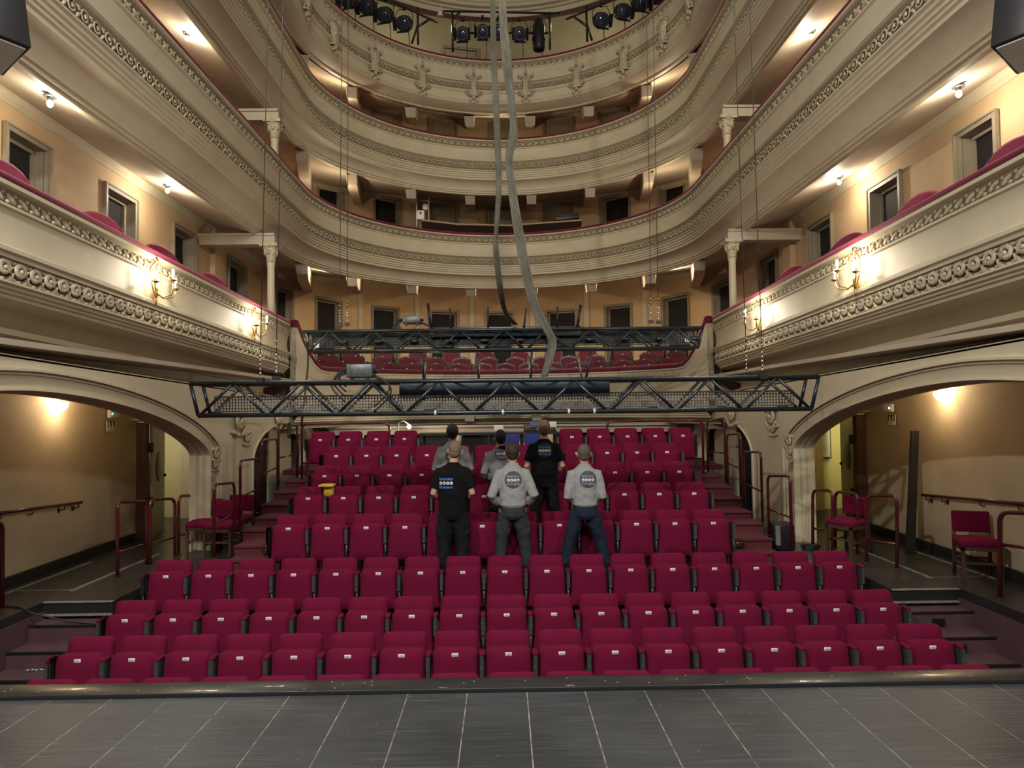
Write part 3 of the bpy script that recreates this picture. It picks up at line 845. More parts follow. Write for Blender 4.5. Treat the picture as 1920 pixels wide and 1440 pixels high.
# dark landings beside the tribune
for sg, nm in ((-1, 'left'), (1, 'right')):
    mb = MB(); Z = -.6
    def slab(x0, x1, y0, y1, z0=-1.7, z1=Z): mb.box(((x0+x1)/2*sg, (y0+y1)/2, (z0+z1)/2), (x1-x0, y1-y0, z1-z0))
    slab(5.43, 8.6, 4.16, 8.3); slab(4.62, 8.6, 8.3, 9.2); slab(4.15, 8.6, 9.2, 19.0)
    struct(mb.build('floor_landing_'+nm, 'darkfloor'))
    mb = MB()
    mb.box((sg*5.42, 6.2, Z-.07), (.03, 4.2, .16)); mb.box((sg*5.02, 8.29, Z-.07), (.84, .03, .15))
    struct(mb.build('trim_landing_edge_'+nm, 'black_paint'))
    mb = MB()
    mb.box((sg*5.02, 8.28, Z+.004), (.84, .04, .012)); mb.box((sg*5.4, 9.9, Z+.006), (.035, 2.2, .012))
    mb.box((sg*6.15, 9.6, Z+.006), (.03, 1.8, .012)); mb.box((sg*5.42, 6.2, Z+.003), (.02, 4.2, .008)); mb.box((sg*5.0, 8.26, Z-.14), (.8, .03, .02))
    mb.box((sg*5.8, 8.85, Z+.002), (.9, .012, .006))
    struct(mb.build('trim_pale_strip_'+nm, 'stripe'))
    # side steps down towards the stage
    mb = MB()
    for k, (y0, y1, z) in enumerate(((8.0, 8.28, -.79), (7.65, 8.0, -.97), (7.3, 7.65, -1.14), (6.95, 7.3, -1.30), (6.6, 6.95, -1.45))):
        mb.box((sg*4.85, (y0+y1)/2, (z-1.7)/2), (1.15, y1-y0, z+1.7))
    mb.box((sg*5.41, 6.3, -1.2), (.04, 4.2, 1.0))
    struct(mb.build('floor_side_steps_'+nm, 'carpet_dull'))
    mb = MB()
    for (y0, z) in ((8.0, -.79), (7.65, -.97), (7.3, -1.14), (6.95, -1.30)):
        mb.box((sg*4.85, y0+.005, z+.0), (1.1, .03, .022))
    struct(mb.build('trim_step_nosing_'+nm, 'metal_dark'))
    # aisle stairs climbing beside the tribune seats
    mb = MB(); st = [(10.0, 10.33, -.50), (10.33, 10.95, -.36), (10.95, 11.4, -.235), (11.4, 12.0, -.115), (12.0, 12.6, .02), (12.6, 13.3, .155), (13.3, 14.9, .28)]
    xo = [3.95, 3.97, 4.08, 4.05, 4.15, 4.15, 4.15]
    for (y0, y1, z), x1 in zip(st, xo):
        x0 = 3.2; mb.box((sg*(x0+x1)/2, (y0+y1)/2, (z-1.7)/2), (x1-x0, y1-y0, z+1.7))
        mb.box((sg*(x0+x1)/2, y0+.0, z-.012), (x1-x0+.02, .05, .028))
    struct(mb.build('floor_aisle_steps_'+nm, 'carpet'))
    for k, (y0, y1, z) in enumerate(st[1:]):
        px = sg*(3.45+.02*k)
        m2 = MB(); m2.box((px, y0-.045, z-.075), (.17, .035, .085), mi=0)
        for q in (-.045, .0, .045): m2.box((px+q, y0-.067, z-.07), (.03, .01, .04), mi=1)
        m2.tube([(px-.08, y0-.06, z-.1), (px-.07, y0-.085, z-.04), (px+.07, y0-.085, z-.04), (px+.08, y0-.06, z-.1)], .006, 5, 1)
        o = m2.build('step_light', ['black', 'chrome'])
        tag(o, 'small caged step light on the %s aisle stairs, %s riser up' % (nm, ['first', 'second', 'third', 'fourth', 'fifth', 'top'][k]), 'step light', 'caged step lights on the aisle stairs')

# ================================================================== TIP-UP SEATS
ORD = ['first', 'second', 'third', 'fourth', 'fifth', 'sixth', 'seventh', 'eighth', 'ninth', 'tenth', 'eleventh', 'twelfth', 'thirteenth', 'fourteenth', 'fifteenth', 'sixteenth', 'seventeenth']
def ordpos(i, n):
    if i == 0: return 'leftmost'
    if i == n-1: return 'rightmost'
    if i < n/2: return ORD[i] + ' from left'
    return ORD[n-1-i] + ' from right'

def seat_proto():
    t = thing('theatre_seat', 'seat', 'seat')
    def sh(wt, wb, H, bulge):
        def f(p):
            k = (p.z/H+.5); w_ = wb+(wt-wb)*k
            y = p.y-bulge*(1-(2*p.x/wb)**2)*(1-(2*p.z/H)**2)*(1 if p.y < 0 else 0)
            return (p.x*w_, y, p.z)
        return f
    # back: rounded top corners come from a 2D outline extruded with a soft rim
    def panel(w0, w1, H, T, rad, bulge, rb=.025):
        """w0 bottom width, w1 top width; centred at x=0, z 0..H, y 0..T (front is -y side)"""
        pts = []
        def arc(cx, cz, r, a0, a1, n=6):
            for i in range(n+1):
                a = a0+(a1-a0)*i/n; pts.append((cx+r*math.cos(a), cz+r*math.sin(a)))
        arc(w1/2-rad, H-rad, rad, 0, PI/2); arc(-w1/2+rad, H-rad, rad, PI/2, PI)
        arc(-w0/2+.02, .02, .02, PI, 1.5*PI, 3); arc(w0/2-.02, .02, .02, 1.5*PI, 2*PI, 3)
        m = MB(); n = len(pts); cx, cz = 0, H/2
        rings = [(1-.10, -.006-bulge*.6), (1-.035, .002), (1.0, .022), (1.0, T-.02), (1-.03, T-.004), (1-.1, T)]
        rr = []
        rr.append([(cx+(x-cx)*.5, 0-.006-bulge, cz+(z-cz)*.5) for x, z in pts])
        for (s_, y) in rings:
            d = 1-s_
            rr.append([(x-math.copysign(min(abs(x), d*w0*.5), x), y, cz+(z-cz)*(1-d*.5)) for x, z in pts])
        vs = [p for r in rr for p in r]; fs = [tuple(range(n))]
        for i in range(len(rr)-1):
            for k in range(n): fs.append((i*n+k, (i+1)*n+k, (i+1)*n+(k+1) % n, i*n+(k+1) % n))
        fs.append(tuple(range((len(rr)-1)*n, len(rr)*n))[::-1])
        m.add(vs, fs, 0, True); return m
    b = panel(.47, .445, .50, .075, .06, .012)
    R = Rx(math.radians(-9)); m = MB(); m.add([R @ Vector(v)+Vector((0, .15, .325)) for v in b.v], b.f, 0, True)
    m.build('seat_back', 'seat', t, local=True)
    c = panel(.475, .445, .49, .10, .065, .016)
    R2 = Rx(math.radians(-4)); m = MB(); m.add([R2 @ Vector(v)+Vector((0, 0, .225)) for v in c.v], c.f, 0, True)
    m.build('seat_cushion', 'seat', t, local=True)
    m = MB(); lz = .66; ly = .0+(lz-.225)*math.tan(math.radians(4))-.022
    m.rbox((0, ly, lz), (.066, .006, .036), .0025, seg=1)
    for x in (-.012, .0, .012): m.box((x, ly-.0035, lz), (.006, .001, .012), mi=1)
    m.build('number_plate', ['label', 'ink'], t, local=True)
    def arm(x):
        m = MB(); m.rbox((x, .03, .672), (.046, .13, .036), .014); m.build('armrest', 'seat', t, local=True)
        m = MB(); m.box((x, -.022, .56), (.032, .045, .20)); m.box((x, .07, .50), (.020, .16, .32)); m.tube([(x, -.01, .47), (x, -.01, .26)], .006, 5); m.build('arm_bracket', 'metal_grey', t, local=True)
        m = MB(); m.box((x, .10, .19), (.028, .05, .38)); m.box((x, .07, .008), (.05, .22, .016))
        m.build('pedestal', 'metal_dark', t, local=True)
    arm(.265)
    m = MB(); m.box((-.235, .05, .25), (.03, .05, .045)); m.box((.235, .05, .25), (.03, .05, .045))
    m.tube([(-.26, .10, .235), (.26, .10, .235)], .014, 6)
    m.build('hinge', 'chrome', t, local=True)
    return t
SEAT = seat_proto()
ROWS = [  # first px, last px, py of the first / last number plate, count, depth, floor z
    (60, 1846, 1285, 1262, 17, 6.17, ROWZ[0]), (144, 1750, 1230, 1208, 17, 6.86, ROWZ[1]), (233, 1657, 1160, 1142, 17, 7.74, ROWZ[2]),
    (310, 1575, 1076, 1061, 17, 8.72, ROWZ[3]), (540, 1338, 988, 981, 12, 9.49, ROWZ[4]), (577, 1302, 937, 928, 12, 10.45, ROWZ[5]),
    (608, 1274, 891, 885, 12, 11.39, ROWZ[6]), (630, 1251, 855, 849, 12, 12.2, ROWZ[7]), (600, 1281, 826, 818, 14, 13.2, ROWZ[8])]
ROWNAME = ['front row, mostly hidden below the stage edge', 'second row', 'third row', 'fourth row', 'fifth row', 'sixth row', 'seventh row', 'eighth row', 'top row']
used = False; SEATX = []
for r, (xa, xb, ya, yb, n, d, z) in enumerate(ROWS):
    xs_ = []
    A = at(xa, ya, d).x; B = at(xb, yb, d).x
    idx = [i for i in range(n)] if r < 8 else [0, 1, 2, 3, 9, 10, 11, 12, 13]
    for j, i in enumerate(idx):
        x = A+(B-A)*i/(n-1)
        o = SEAT if not used else copy_tree(SEAT); used = True
        o.location = (x, d, z); o.rotation_euler = (0, 0, random.uniform(-.012, .012)-x*.004)
        nm = ('%s in the %s' % (ordpos(j, len(idx)), ROWNAME[r])) if r else '%s in the row half hidden by the stage edge' % ordpos(j, len(idx))
        if r == 8:
            nm = ('%s of four left of the control desk, top row' % ordpos(j, 4)) if j < 4 else ('%s of five right of the control desk, top row' % ordpos(j-4, 5))
        o['label'] = 'burgundy tip-up seat, ' + nm
        o['group'] = 'burgundy tip-up seats on the tribune'
        xs_.append(x)
        if j == 0 or (r == 8 and j == 4):
            for ch in list(o.children):
                if ch.name.split('.')[0] in ('armrest', 'arm_bracket', 'pedestal'):
                    c = ch.copy(); COL.objects.link(c); c.location.x = -.53
    SEATX.append(xs_)

# ================================================================== BALCONY CHAIRS
def balcony_chair():
    t = thing('balcony_chair', 'chair', 'chair')
    def outline(w0, w1, H, z0, camel, n=16):
        pts = []
        for i in range(n+1):
            u = -1+2*i/n
            top = z0+H+camel*(math.cos(u*PI)*.5+.5)-.035*(abs(u)**6)
            pts.append((u*w1/2, top))
        pts += [(w0/2, z0), (-w0/2, z0)]
        return pts
    def slab(pts, y0, y1, m, s=1.0, mi=0):
        cz = sum(z for x, z in pts)/len(pts); n = len(pts)
        f = [(x*s, y0, cz+(z-cz)*s) for x, z in pts]; b = [(x*s, y1, cz+(z-cz)*s) for x, z in pts]
        m.add(f+b, [tuple(range(n)), tuple(range(2*n-1, n-1, -1))]+[(k, n+k, n+(k+1) % n, (k+1) % n) for k in range(n)], mi)
    m = MB(); slab(outline(.42, .50, .36, .52, .045), .23, .27, m); 
    m.build('back_frame', 'chair_frame', t, local=True)
    m = MB(); slab(outline(.37, .44, .28, .555, .03), .20, .24, m); m.build('backrest', 'velvet', t, local=True)
    m = MB(); m.rbox((0, 0, .45), (.48, .46, .09), .03); m.build('seat_cushion', 'velvet', t, local=True)
    m = MB(); m.box((0, .0, .39), (.5, .48, .05)); m.build('seat_frame', 'chair_frame', t, local=True)
    for sx in (-1, 1):
        m = MB(); m.tube([(sx*.25, .24, .74), (sx*.27, .05, .42), (sx*.27, -.12, .69), (sx*.26, -.15, .58), (sx*.25, -.13, .42)], .017, 6)
        m.build('armrest', 'chair_frame', t, local=True)
        for y in (-.2, .24):
            m = MB(); m.tube([(sx*.22, y, .38), (sx*.22, y*1.05, 0)], [.02, .013], 6); m.build('leg', 'chair_frame', t, local=True)
    m = MB(); m.ell((0, .20, .895), (.025, .008, .012), None, 0, 6, 4); m.build('number_disc', 'label', t, local=True)
    return t
BCH = balcony_chair(); first = True
BROWS = [(679, 1211, 686, 688, 13, 0.62, 1.78, 'front'), (606, 1290, 668, 664, 17, 1.65, 2.0, 'second'), (622, 1262, 648, 644, 14, 2.65, 2.25, 'third'), (660, 1225, 636, 630, 10, 3.7, 2.55, 'rear')]
for (xa, xb, ya, yb, n, off, z, nm) in BROWS:
    for i in range(n):
        px = xa+(xb-xa)*i/(n-1)
        P = arc_path(RC+off, YC, PI*.97, PI*.03, 80); s = P.s_of_px(px, z+.6); p, nr = P.at(s)
        if abs(p.x) > 5.4: continue
        o = BCH if first else copy_tree(BCH); first = False
        o.location = (p.x, p.y-.1, z); o.rotation_euler = (0, 0, -math.atan2(nr.x, nr.y)*.75+random.uniform(-.05, .05))
        o.scale = (1.16, 1.1, 1.06); o['label'] = 'dark red camel-back chair, %s, %s row of the central balcony' % (ordpos(i, n), nm)
        o['group'] = 'dark red chairs on the central balcony'

# curved-back armchairs in the side boxes (their tops show over the rails)
def box_chair():
    t = thing('box_chair', 'chair', 'chair')
    m = MB(); rows = []
    for i in range(13):
        a = PI*(-.05+1.1*i/12)
        h = .66+.54*math.sin(PI*i/12)**.8
        ca, sa = math.cos(a), math.sin(a)
        rows.append([(.33*ca, .30*sa, .42), (.34*ca, .31*sa, h-.04), (.30*ca, .27*sa, h), (.26*ca, .23*sa, h-.04), (.27*ca, .24*sa, .42)])
    m.grid(rows, 0, True); m.build('backrest', 'velvet', t, local=True)
    m = MB(); m.rbox((0, -.02, .42), (.54, .5, .12), .04); m.build('seat_cushion', 'velvet', t, local=True)
    for sx in (-.2, .2):
        for y in (-.2, .2):
            m = MB(); m.tube([(sx, y, .38), (sx, y, 0)], [.022, .015], 6); m.build('leg', 'chair_frame', t, local=True)
    return t
BX = box_chair(); first = True
for (px, py, lab) in ((4, 318, 'at the left picture edge in the left box balcony'), (195, 408, 'before the second doorway of the left box balcony'), (307, 472, 'before the third doorway of the left box balcony'), (405, 532, 'before the fourth doorway of the left box balcony'),
                      (1905, 285, 'at the right picture edge in the right box balcony'), (1722, 386, 'before the second doorway of the right box balcony'), (1585, 467, 'before the third doorway of the right box balcony'), (1480, 520, 'before the fourth doorway of the right box balcony')):
    sg = -1 if px < 900 else 1
    p = atx(px, py, sg*5.12)
    o = BX if first else copy_tree(BX); first = False
    o.location = (p.x, p.y, 3.86-.72+zs1(p.y)); o.rotation_euler = (0, 0, sg*-.9+(PI if False else 0))
    o['label'] = 'round-backed red velvet armchair %s' % lab; o['group'] = 'red armchairs in the boxes'

# ================================================================== TRUSSES
def truss(name, label, L, loc, pitch, nodes0):
    t = thing(name, label, 'truss', loc)
    x0, x1 = -L/2, L/2; h = .40; d = .36
    for (y, z, nm) in ((0, h, 'top_chord'), (d, h, 'top_chord'), (0, 0, 'bottom_chord'), (d, 0, 'bottom_chord')):
        e = .0
        a, b = (x0, x1) if z > 0 else (x0+.1, x1-.1)
        m = MB(); m.tube([(a, y, z), (b, y, z)], .030, 10); m.build(nm, 'truss', t, local=True)
    for (y) in (0, d):
        m = MB(); x = x0+.1; pts = []
        n = int(round((x1-x0-.2)/pitch)); st = (x1-x0-.2)/n
        for i in range(n):
            a = x0+.1+i*st
            m.tube([(a+.02, y, 0), (a+st/2, y, h)], .020, 7); m.tube([(a+st/2, y, h), (a+st-.02, y, 0)], .020, 7)
        m.tube([(x0+.1, y, 0), (x0, y, h)], .023, 7); m.tube([(x1-.1, y, 0), (x1, y, h)], .023, 7)
        m.build('lacing', 'truss', t, local=True)
    m = MB()
    for i in range(n+1):
        a = x0+.1+i*st; m.tube([(min(a, x1-.1), 0, 0), (min(a, x1-.1), d, 0)], .013, 6)
        if i < n: m.tube([(a, 0, h), (a+st/2, d, h)], .013, 6); m.tube([(a+st/2, d, h), (a+st, 0, h)], .013, 6)
    m.tube([(x0, 0, h), (x0, d, h)], .018, 6); m.tube([(x1, 0, h), (x1, d, h)], .018, 6)
    m.build('cross_lacing', 'truss', t, local=True)
    return t
TA = at(357, 718, 8.7); TB = at(1535, 708, 8.7); LA = (TB-TA).length
tf = truss('lighting_truss', 'large blue-grey lighting truss hanging nearest, in front of the tribune', LA, ((TA.x+TB.x)/2, 8.7, (TA.z+TB.z)/2-.40), .90, 0)
TC = at(568, 618, 13.9); TD = at(1318, 610, 13.9); LB = (TD-TC).length
tr = truss('lighting_truss', 'farther blue-grey lighting truss hanging before the central balcony', LB, ((TC.x+TD.x)/2, 13.9, (TC.z+TD.z)/2-.44), .90, 0)

def grille(par, x0, x1, z0, z1, y, mt='grille', pitchx=.038):
    m = MB(); nz = 5
    for k in range(nz+1):
        z = z0+(z1-z0)*k/nz; m.box(((x0+x1)/2, y, z), (x1-x0, .006, .012 if k % nz else .022))
    n = int((x1-x0)/pitchx)
    for i in range(n+1):
        x = x0+(x1-x0)*i/n; m.box((x, y, (z0+z1)/2), (.015, .006, z1-z0))
    return m.build('cable_tray', mt, par, local=True)
grille(tf, -LA/2+.18, LA/2-.2, .045, .235, .30)
grille(tr, -LB/2+.05, LB/2-.05, .10, .36, .30, 'metal_dark', pitchx=.045)
m = MB(); m.box((0, .33, .24), (LB-.15, .01, .23)); m.build('tray_backplate', 'metal_dark', tr, local=True)
# tape bands and drips on the near truss
for px in (816, 943, 1067, 1115):
    p = at(px, 772, 8.67); m = MB(); m.tube([(p.x-.014-tf.location.x, 0, 0), (p.x+.014-tf.location.x, 0, 0)], .034, 10); m.build('tape_band', 'white', tf, local=True)
for k, x in enumerate((-3.75, -2.7, -1.9, -1.0, -.35, .55, 1.3, 1.9, 2.8, 3.6)):
    m = MB(); m.rbox((x, .30, .025), (.12, .07, .05), .015); m.ell((x+.03, .28, .0), (.035, .03, .03)); m.build('socket_box', 'black', tf, local=True)
for k in range(11):
    x = -LB/2+.75+k*.72
    m = MB(); m.rbox((x, .20, .20), (.17, .07, .07), .015); m.tube([(x-.08, .2, .21), (x-.2, .18, .15), (x-.16, .18, .3), (x-.3, .2, .33)], .011, 5)
    m.build('socket_box', 'metal_dark', tr, local=True)
m = MB(); p = at(586, 640, 13.85); m.box((p.x-tr.location.x, .27, .14), (.10, .01, .10)); m.build('white_label', 'white', tr, local=True)
m = MB(); p = at(1302, 630, 13.85); m.box((p.x-tr.location.x, .27, .17), (.22, .01, .07)); m.build('white_label', 'white', tr, local=True)

# dark batten inside each truss
a = at(749, 727, 8.95); b = at(1143, 724, 8.95)
m = MB(); m.rbox(((a.x+b.x)/2, 8.97, (a.z+b.z)/2), (b.x-a.x, .09, .17), .01); m.box(((a.x+b.x)/2, 8.97, (a.z+b.z)/2-.10), (b.x-a.x, .07, .05))
tag(m.build('batten_light', 'truss'), 'long dark grey batten box fixed inside the nearest truss', 'batten light')
a = at(806, 623, 14.1); b = at(1090, 621, 14.1)
m = MB(); m.rbox(((a.x+b.x)/2, 14.1, (a.z+b.z)/2), (b.x-a.x, .12, .20), .01)
tag(m.build('batten_light', 'truss'), 'long dark batten box fixed inside the farther truss', 'batten light')

# junction boxes on top of the trusses with looped cables
def jbox(px0, px1, py0, py1, Y, lab):
    a = at(px0, py1, Y); b = at(px1, py0, Y)
    W, H = b.x-a.x, b.z-a.z; c = ((a.x+b.x)/2, Y+.12, (a.z+b.z)/2)
    t = thing('junction_box', lab, 'junction box', (c[0], c[1], a.z))
    m = MB(); m.rbox(c, (W, .30, H), .012); m.build('body', 'metal_grey', t)
    m = MB()
    for sx in (-1, 1):
        m.box((c[0]+sx*W*.3, c[1]-.1, a.z-.02), (.04, .06, .06)); m.lathe([(.03, 0), (.03, .05)], (c[0]+sx*W/2, c[1], c[2]), 8, Ry(sx*PI/2))
    m.build('gland', 'black', t)
    for k in range(6):
        m = MB(); sx = -1 if k < 4 else 1; r = .10+.02*k; pts = []
        for i in range(13):
            an = PI/2*1.0+sx*(-1)*(-PI*1.1*i/12)
            pts.append((c[0]+sx*(W/2+.02)+sx*r*1.1*math.sin(PI*i/12), c[1]-.05-.02*k, c[2]-.02*k+ .02-(r*2.2)*(i/12) + .05*math.sin(PI*i/12)))
        m.tube(pts, .011, 6); m.build('cable', 'cable', t)
    return t
jbox(650, 698, 682, 708, 8.7, 'grey metal junction box with looped cables on top of the nearest truss')
jbox(755, 788, 592, 606, 13.9, 'dark junction box with looped cables on top of the farther truss')

# upright tubes clamped to the trusses
def posts(lst, Y, which):
    for i, (xa, ya, xb, yb, mt, r) in enumerate(lst):
        m = MB(); m.tube([at(xa, ya, Y), at(xb, yb+4, Y)], r*.75, 8)
        o = m.build('boom_pipe', mt)
        tag(o, '%s tube standing on the %s truss, %s' % ('bright grey' if mt != 'black' else 'black', which, ordpos(i, len(lst))), 'pipe', 'tubes standing on the trusses')
posts([(789,662,795,709,'black',.02), (798,679,796,709,'metal_grey',.018), (894,662,898,709,'black',.02), (899,679,898,709,'metal_grey',.018), (992,675,995,709,'metal_grey',.018), (997,660,995,709,'black',.02), (1086,679,1091,707,'metal_grey',.018), (1109,660,1098,708,'black',.02)], 8.9, 'nearest')
posts([(802,569,808,612,'black',.04), (844,577,845,612,'black',.02), (915,576,915,612,'black',.02), (984,592,982,610,'black',.02), (987,577,983,610,'black',.02), (1045,575,1045,610,'black',.02), (1089,572,1082,612,'black',.04)], 14.0, 'farther')

# hoist wires
WZ = 16.8
def wire(px, py, Y, pxt, lab, Yt=None):
    a = at(px, py, Y); b = at(pxt, 0, Y); k = (WZ-a.z)/(b.z-a.z); b = a+(b-a)*k
    t = thing('hoist_wire', lab, 'wire', a, group='wires carrying the trusses')
    m = MB(); m.tube([a+Vector((0, 0, .3)), b], .006 if Y < 10 else .008, 5); m.build('wire_rope', 'wire', t)
    m = MB()
    for k in range(5): m.ell(a+Vector((0, 0, .10+.055*k)), (.016, .010, .026), Rz(k*PI/2), 0, 7, 5)
    m.ell(a+Vector((0, 0, .42)), (.015, .015, .02)); m.ell(a+Vector((0, 0, .50)), (.013, .013, .02))
    m.build('shackle_chain', 'chrome', t)
    m = MB(); m.box(a+Vector((0, 0, .02)), (.09, .08, .06)); m.build('clamp', 'black', t)
wire(488, 716, 8.7, 503, 'front left hoist wire of the nearest truss'); wire(518, 712, 9.05, 531, 'rear left hoist wire of the nearest truss')
wire(1430, 709, 8.7, 1405, 'front right hoist wire of the nearest truss'); wire(1400, 706, 9.05, 1376, 'rear right hoist wire of the nearest truss')
wire(637, 612, 13.9, 641, 'front left hoist wire of the farther truss'); wire(651, 610, 14.26, 653, 'rear left hoist wire of the farther truss')
wire(1235, 606, 13.9, 1224, 'front right hoist wire of the farther truss'); wire(1221, 605, 14.26, 1212, 'rear right hoist wire of the farther truss')

# the two long drooping cable bundles
def bundle(pts, Y, lab, n=6, wd=.035):
    P = []
    base = [at(px, py, yy) for (px, py, yy, _) in pts]
    ws = [q[3] for q in pts]
    # smooth (Catmull-Rom)
    C = []; Wd = []
    for i in range(len(base)-1):
        p0 = base[max(0, i-1)]; p1 = base[i]; p2 = base[i+1]; p3 = base[min(len(base)-1, i+2)]
        for k in range(6):
            t = k/6
            C.append(.5*((2*p1)+(-p0+p2)*t+(2*p0-5*p1+4*p2-p3)*t*t+(-p0+3*p1-3*p2+p3)*t**3)); Wd.append(ws[i]*(1-t)+ws[i+1]*t)
    C.append(base[-1]); Wd.append(ws[-1])
    t = thing('cable_bundle', lab, 'cable', base[-1])
    for j in range(n):
        m = MB(); off = (j-(n-1)/2)
        q = []
        for i, c in enumerate(C):
            tw = i*.10+j*.9
            q.append(c+Vector((off*Wd[i]/n*2, .02*math.sin(tw), 0)))
        m.tube(q, .0125, 6); m.build('cable', 'rope', t)
    return t
bundle([(922,-260,11.6,.045), (924,0,11.5,.042), (926,110,11.4,.050), (932,240,11.4,.05), (935,350,11.3,.045), (930,440,11.3,.03), (930,470,11.3,.045), (938,540,11.6,.05), (948,585,12.5,.04), (966,608,13.9,.05)], 0, 'left-hand grey cable bundle drooping from above onto the farther truss')
bundle([(940,-260,9.6,.06), (942,0,9.5,.05), (950,110,9.4,.065), (962,220,9.3,.042), (962,260,9.3,.065), (955,290,9.2,.05), (957,330,9.2,.05), (970,420,9.1,.065), (984,500,9.0,.065), (1003,575,8.95,.06), (1030,625,8.9,.05), (1036,645,8.9,.05), (1030,675,8.9,.05), (1020,706,8.9,.04)], 0, 'right-hand pale grey cable bundle drooping from above onto the nearest truss')

# ================================================================== LAMPS
def ceiling_bulb(px, py, z, lab, power=60, grp='bare bulbs on the balcony ceilings'):
    sf = (5.43, 5.76) if z < 7 else (8.38, 8.8); best = None
    for i in range(300):      # where the line of sight meets the sloping ceiling
        q = atz(px, py, sf[0]-.05+(sf[1]-sf[0]+.1)*i/300); e = abs(q.z-(sf[0]+(sf[1]-sf[0])*(abs(q.x)-5.31)/.98))
        if best is None or e < best[0]: best = (e, q)
    p = best[1]
    t = thing('ceiling_lamp', lab, 'ceiling lamp', p, group=grp)
    m = MB(); m.lathe([(.075, 0), (.075, .015), (.04, .03), (.035, .06)], p-Vector((0, 0, .04)), 14); m.lathe([(.03, -.04), (.035, .02)], p-Vector((0, 0, .04)), 10)
    m.build('ceiling_rose', 'metal_grey', t)
    m = MB(); m.ell(p-Vector((0, 0, .12)), (.035, .035, .045), None, 0, 12, 8); m.build('bulb', 'bulb', t)
    light('bulb_light', 'POINT', p-Vector((0, 0, .24)), power, (1, .86, .66), .05)
ceiling_bulb(94, 176, 5.72, 'bare lit bulb on the left box ceiling, nearest the left picture edge', 32)
ceiling_bulb(314, 345, 5.70, 'bare lit bulb on the left box ceiling, farther from the stage', 32)
ceiling_bulb(1797, 158, 5.72, 'bare lit bulb on the right box ceiling, nearest the right picture edge', 32)
ceiling_bulb(1573, 329, 5.70, 'bare lit bulb on the right box ceiling, farther from the stage', 32)
ceiling_bulb(351, 60, 8.68, 'bare lit bulb under the middle horseshoe tier, upper left', 32)
ceiling_bulb(1521, 57, 8.68, 'bare lit bulb under the middle horseshoe tier, upper right', 32)
SPX = [(622, 500), (726, 521), (836, 531), (941, 534), (1050, 530), (1155, 517), (1255, 497)]
for i, (px, py) in enumerate(SPX):
    p = atz(px, py, 5.60)
    t = thing('downlight', 'small bright downlight above the central balcony, %s of seven' % ordpos(i, 7), 'downlight', p, group='downlights above the central balcony')
    m = MB(); m.lathe([(.05, 0), (.045, .05), (.02, .08)], p-Vector((0, 0, .02)), 10); m.build('housing', 'white', t)
    m = MB(); m.ell(p-Vector((0, 0, .03)), .04, None, 0, 10, 7); m.build('bulb', 'bulb', t)
    light('downlight_light', 'POINT', p+Vector((p.x*.04, .15, -.16)), 42, (1, .78, .50), .05)
# lamps inside the upper galleries
def gallery_lamp(ad, R, yc, z, power, lab):
    a = PI/2+math.radians(ad); p = Vector((R*math.cos(a), yc+R*math.sin(a), z))
    t = thing('wall_lamp', lab, 'wall lamp', p, group='gallery lamps behind the rails')
    m = MB(); m.ell(p, .05, None, 0, 10, 7); m.build('bulb', 'bulb', t)
    light('gallery_light', 'POINT', p+Vector((0, 0, .14)), power, (1, .78, .50), .06)
for z, lv in ((7.35, 'middle'), (10.3, 'topmost')):
    for ad, sd in ((62, 'left'), (-62, 'right')):
        gallery_lamp(ad, 5.5, 17.4, z, 60, 'small gallery lamp under the %s tier, on the %s curve' % (lv, sd))
gallery_lamp(0, 5.4, 17.6, 10.3, 50, 'small gallery lamp under the topmost tier, at the middle')

def sconce(px, py, sg, lab):
    p = atx(px, py, sg*4.68); t = thing('candle_sconce', lab, 'wall lamp', p, group='candle sconces on the box fronts')
    I = -sg
    def P(y, o, z): return p+Vector((I*o, y, z))
    m = MB(); pts = []
    for k in range(25):
        a = 2*PI*k/24; pts.append(P(.13*math.cos(a), .03+.015*math.sin(2*a), .03+.24*math.sin(a)))
    m.tube(pts[:-1], .010, 6, closed=True); m.ell(P(0, .03, .30), (.03, .03, .05)); m.ell(P(0, .03, -.25), (.02, .02, .06))
    m.ell(P(0, .03, -.12), (.03, .035, .09)); m.build('back_plate', 'gold', t)
    for k, (dy, o, z) in enumerate(((-.28, .16, -.01), (0, .26, .06), (.28, .16, -.01))):
        m = MB(); m.tube([P(0, .04, -.14), P(dy*.4, o*.5, -.20), P(dy*.8, o*.9, -.17), P(dy, o, -.09), P(dy, o, z-.03)], .009, 6)
        m.lathe([(.012, -.02), (.05, 0), (.055, .008), (.015, .012)], P(dy, o, z-.03), 10); m.build('arm', 'gold', t)
        m = MB(); m.tube([P(dy, o, z-.02), P(dy, o, z+.05)], .012, 8); m.build('candle_tube', 'white', t)
        m = MB(); m.ell(P(dy, o, z+.085), (.018, .018, .036), None, 0, 10, 8); m.build('bulb', 'bulb', t)
    light('sconce_light', 'POINT', P(0, .36, .12), 20, (1, .86, .66), .04)
    light('sconce_light', 'POINT', P(-.05, .13, .15), 9, (1, .86, .66), .04)
sconce(288, 530, -1, 'gilt three-arm candle sconce on the left box front, nearer the stage')
sconce(474, 610, -1, 'gilt three-arm candle sconce on the left box front, near its far end')
sconce(1607, 512, 1, 'gilt three-arm candle sconce on the right box front, nearer the stage')
sconce(1424, 598, 1, 'gilt three-arm candle sconce on the right box front, near its far end')

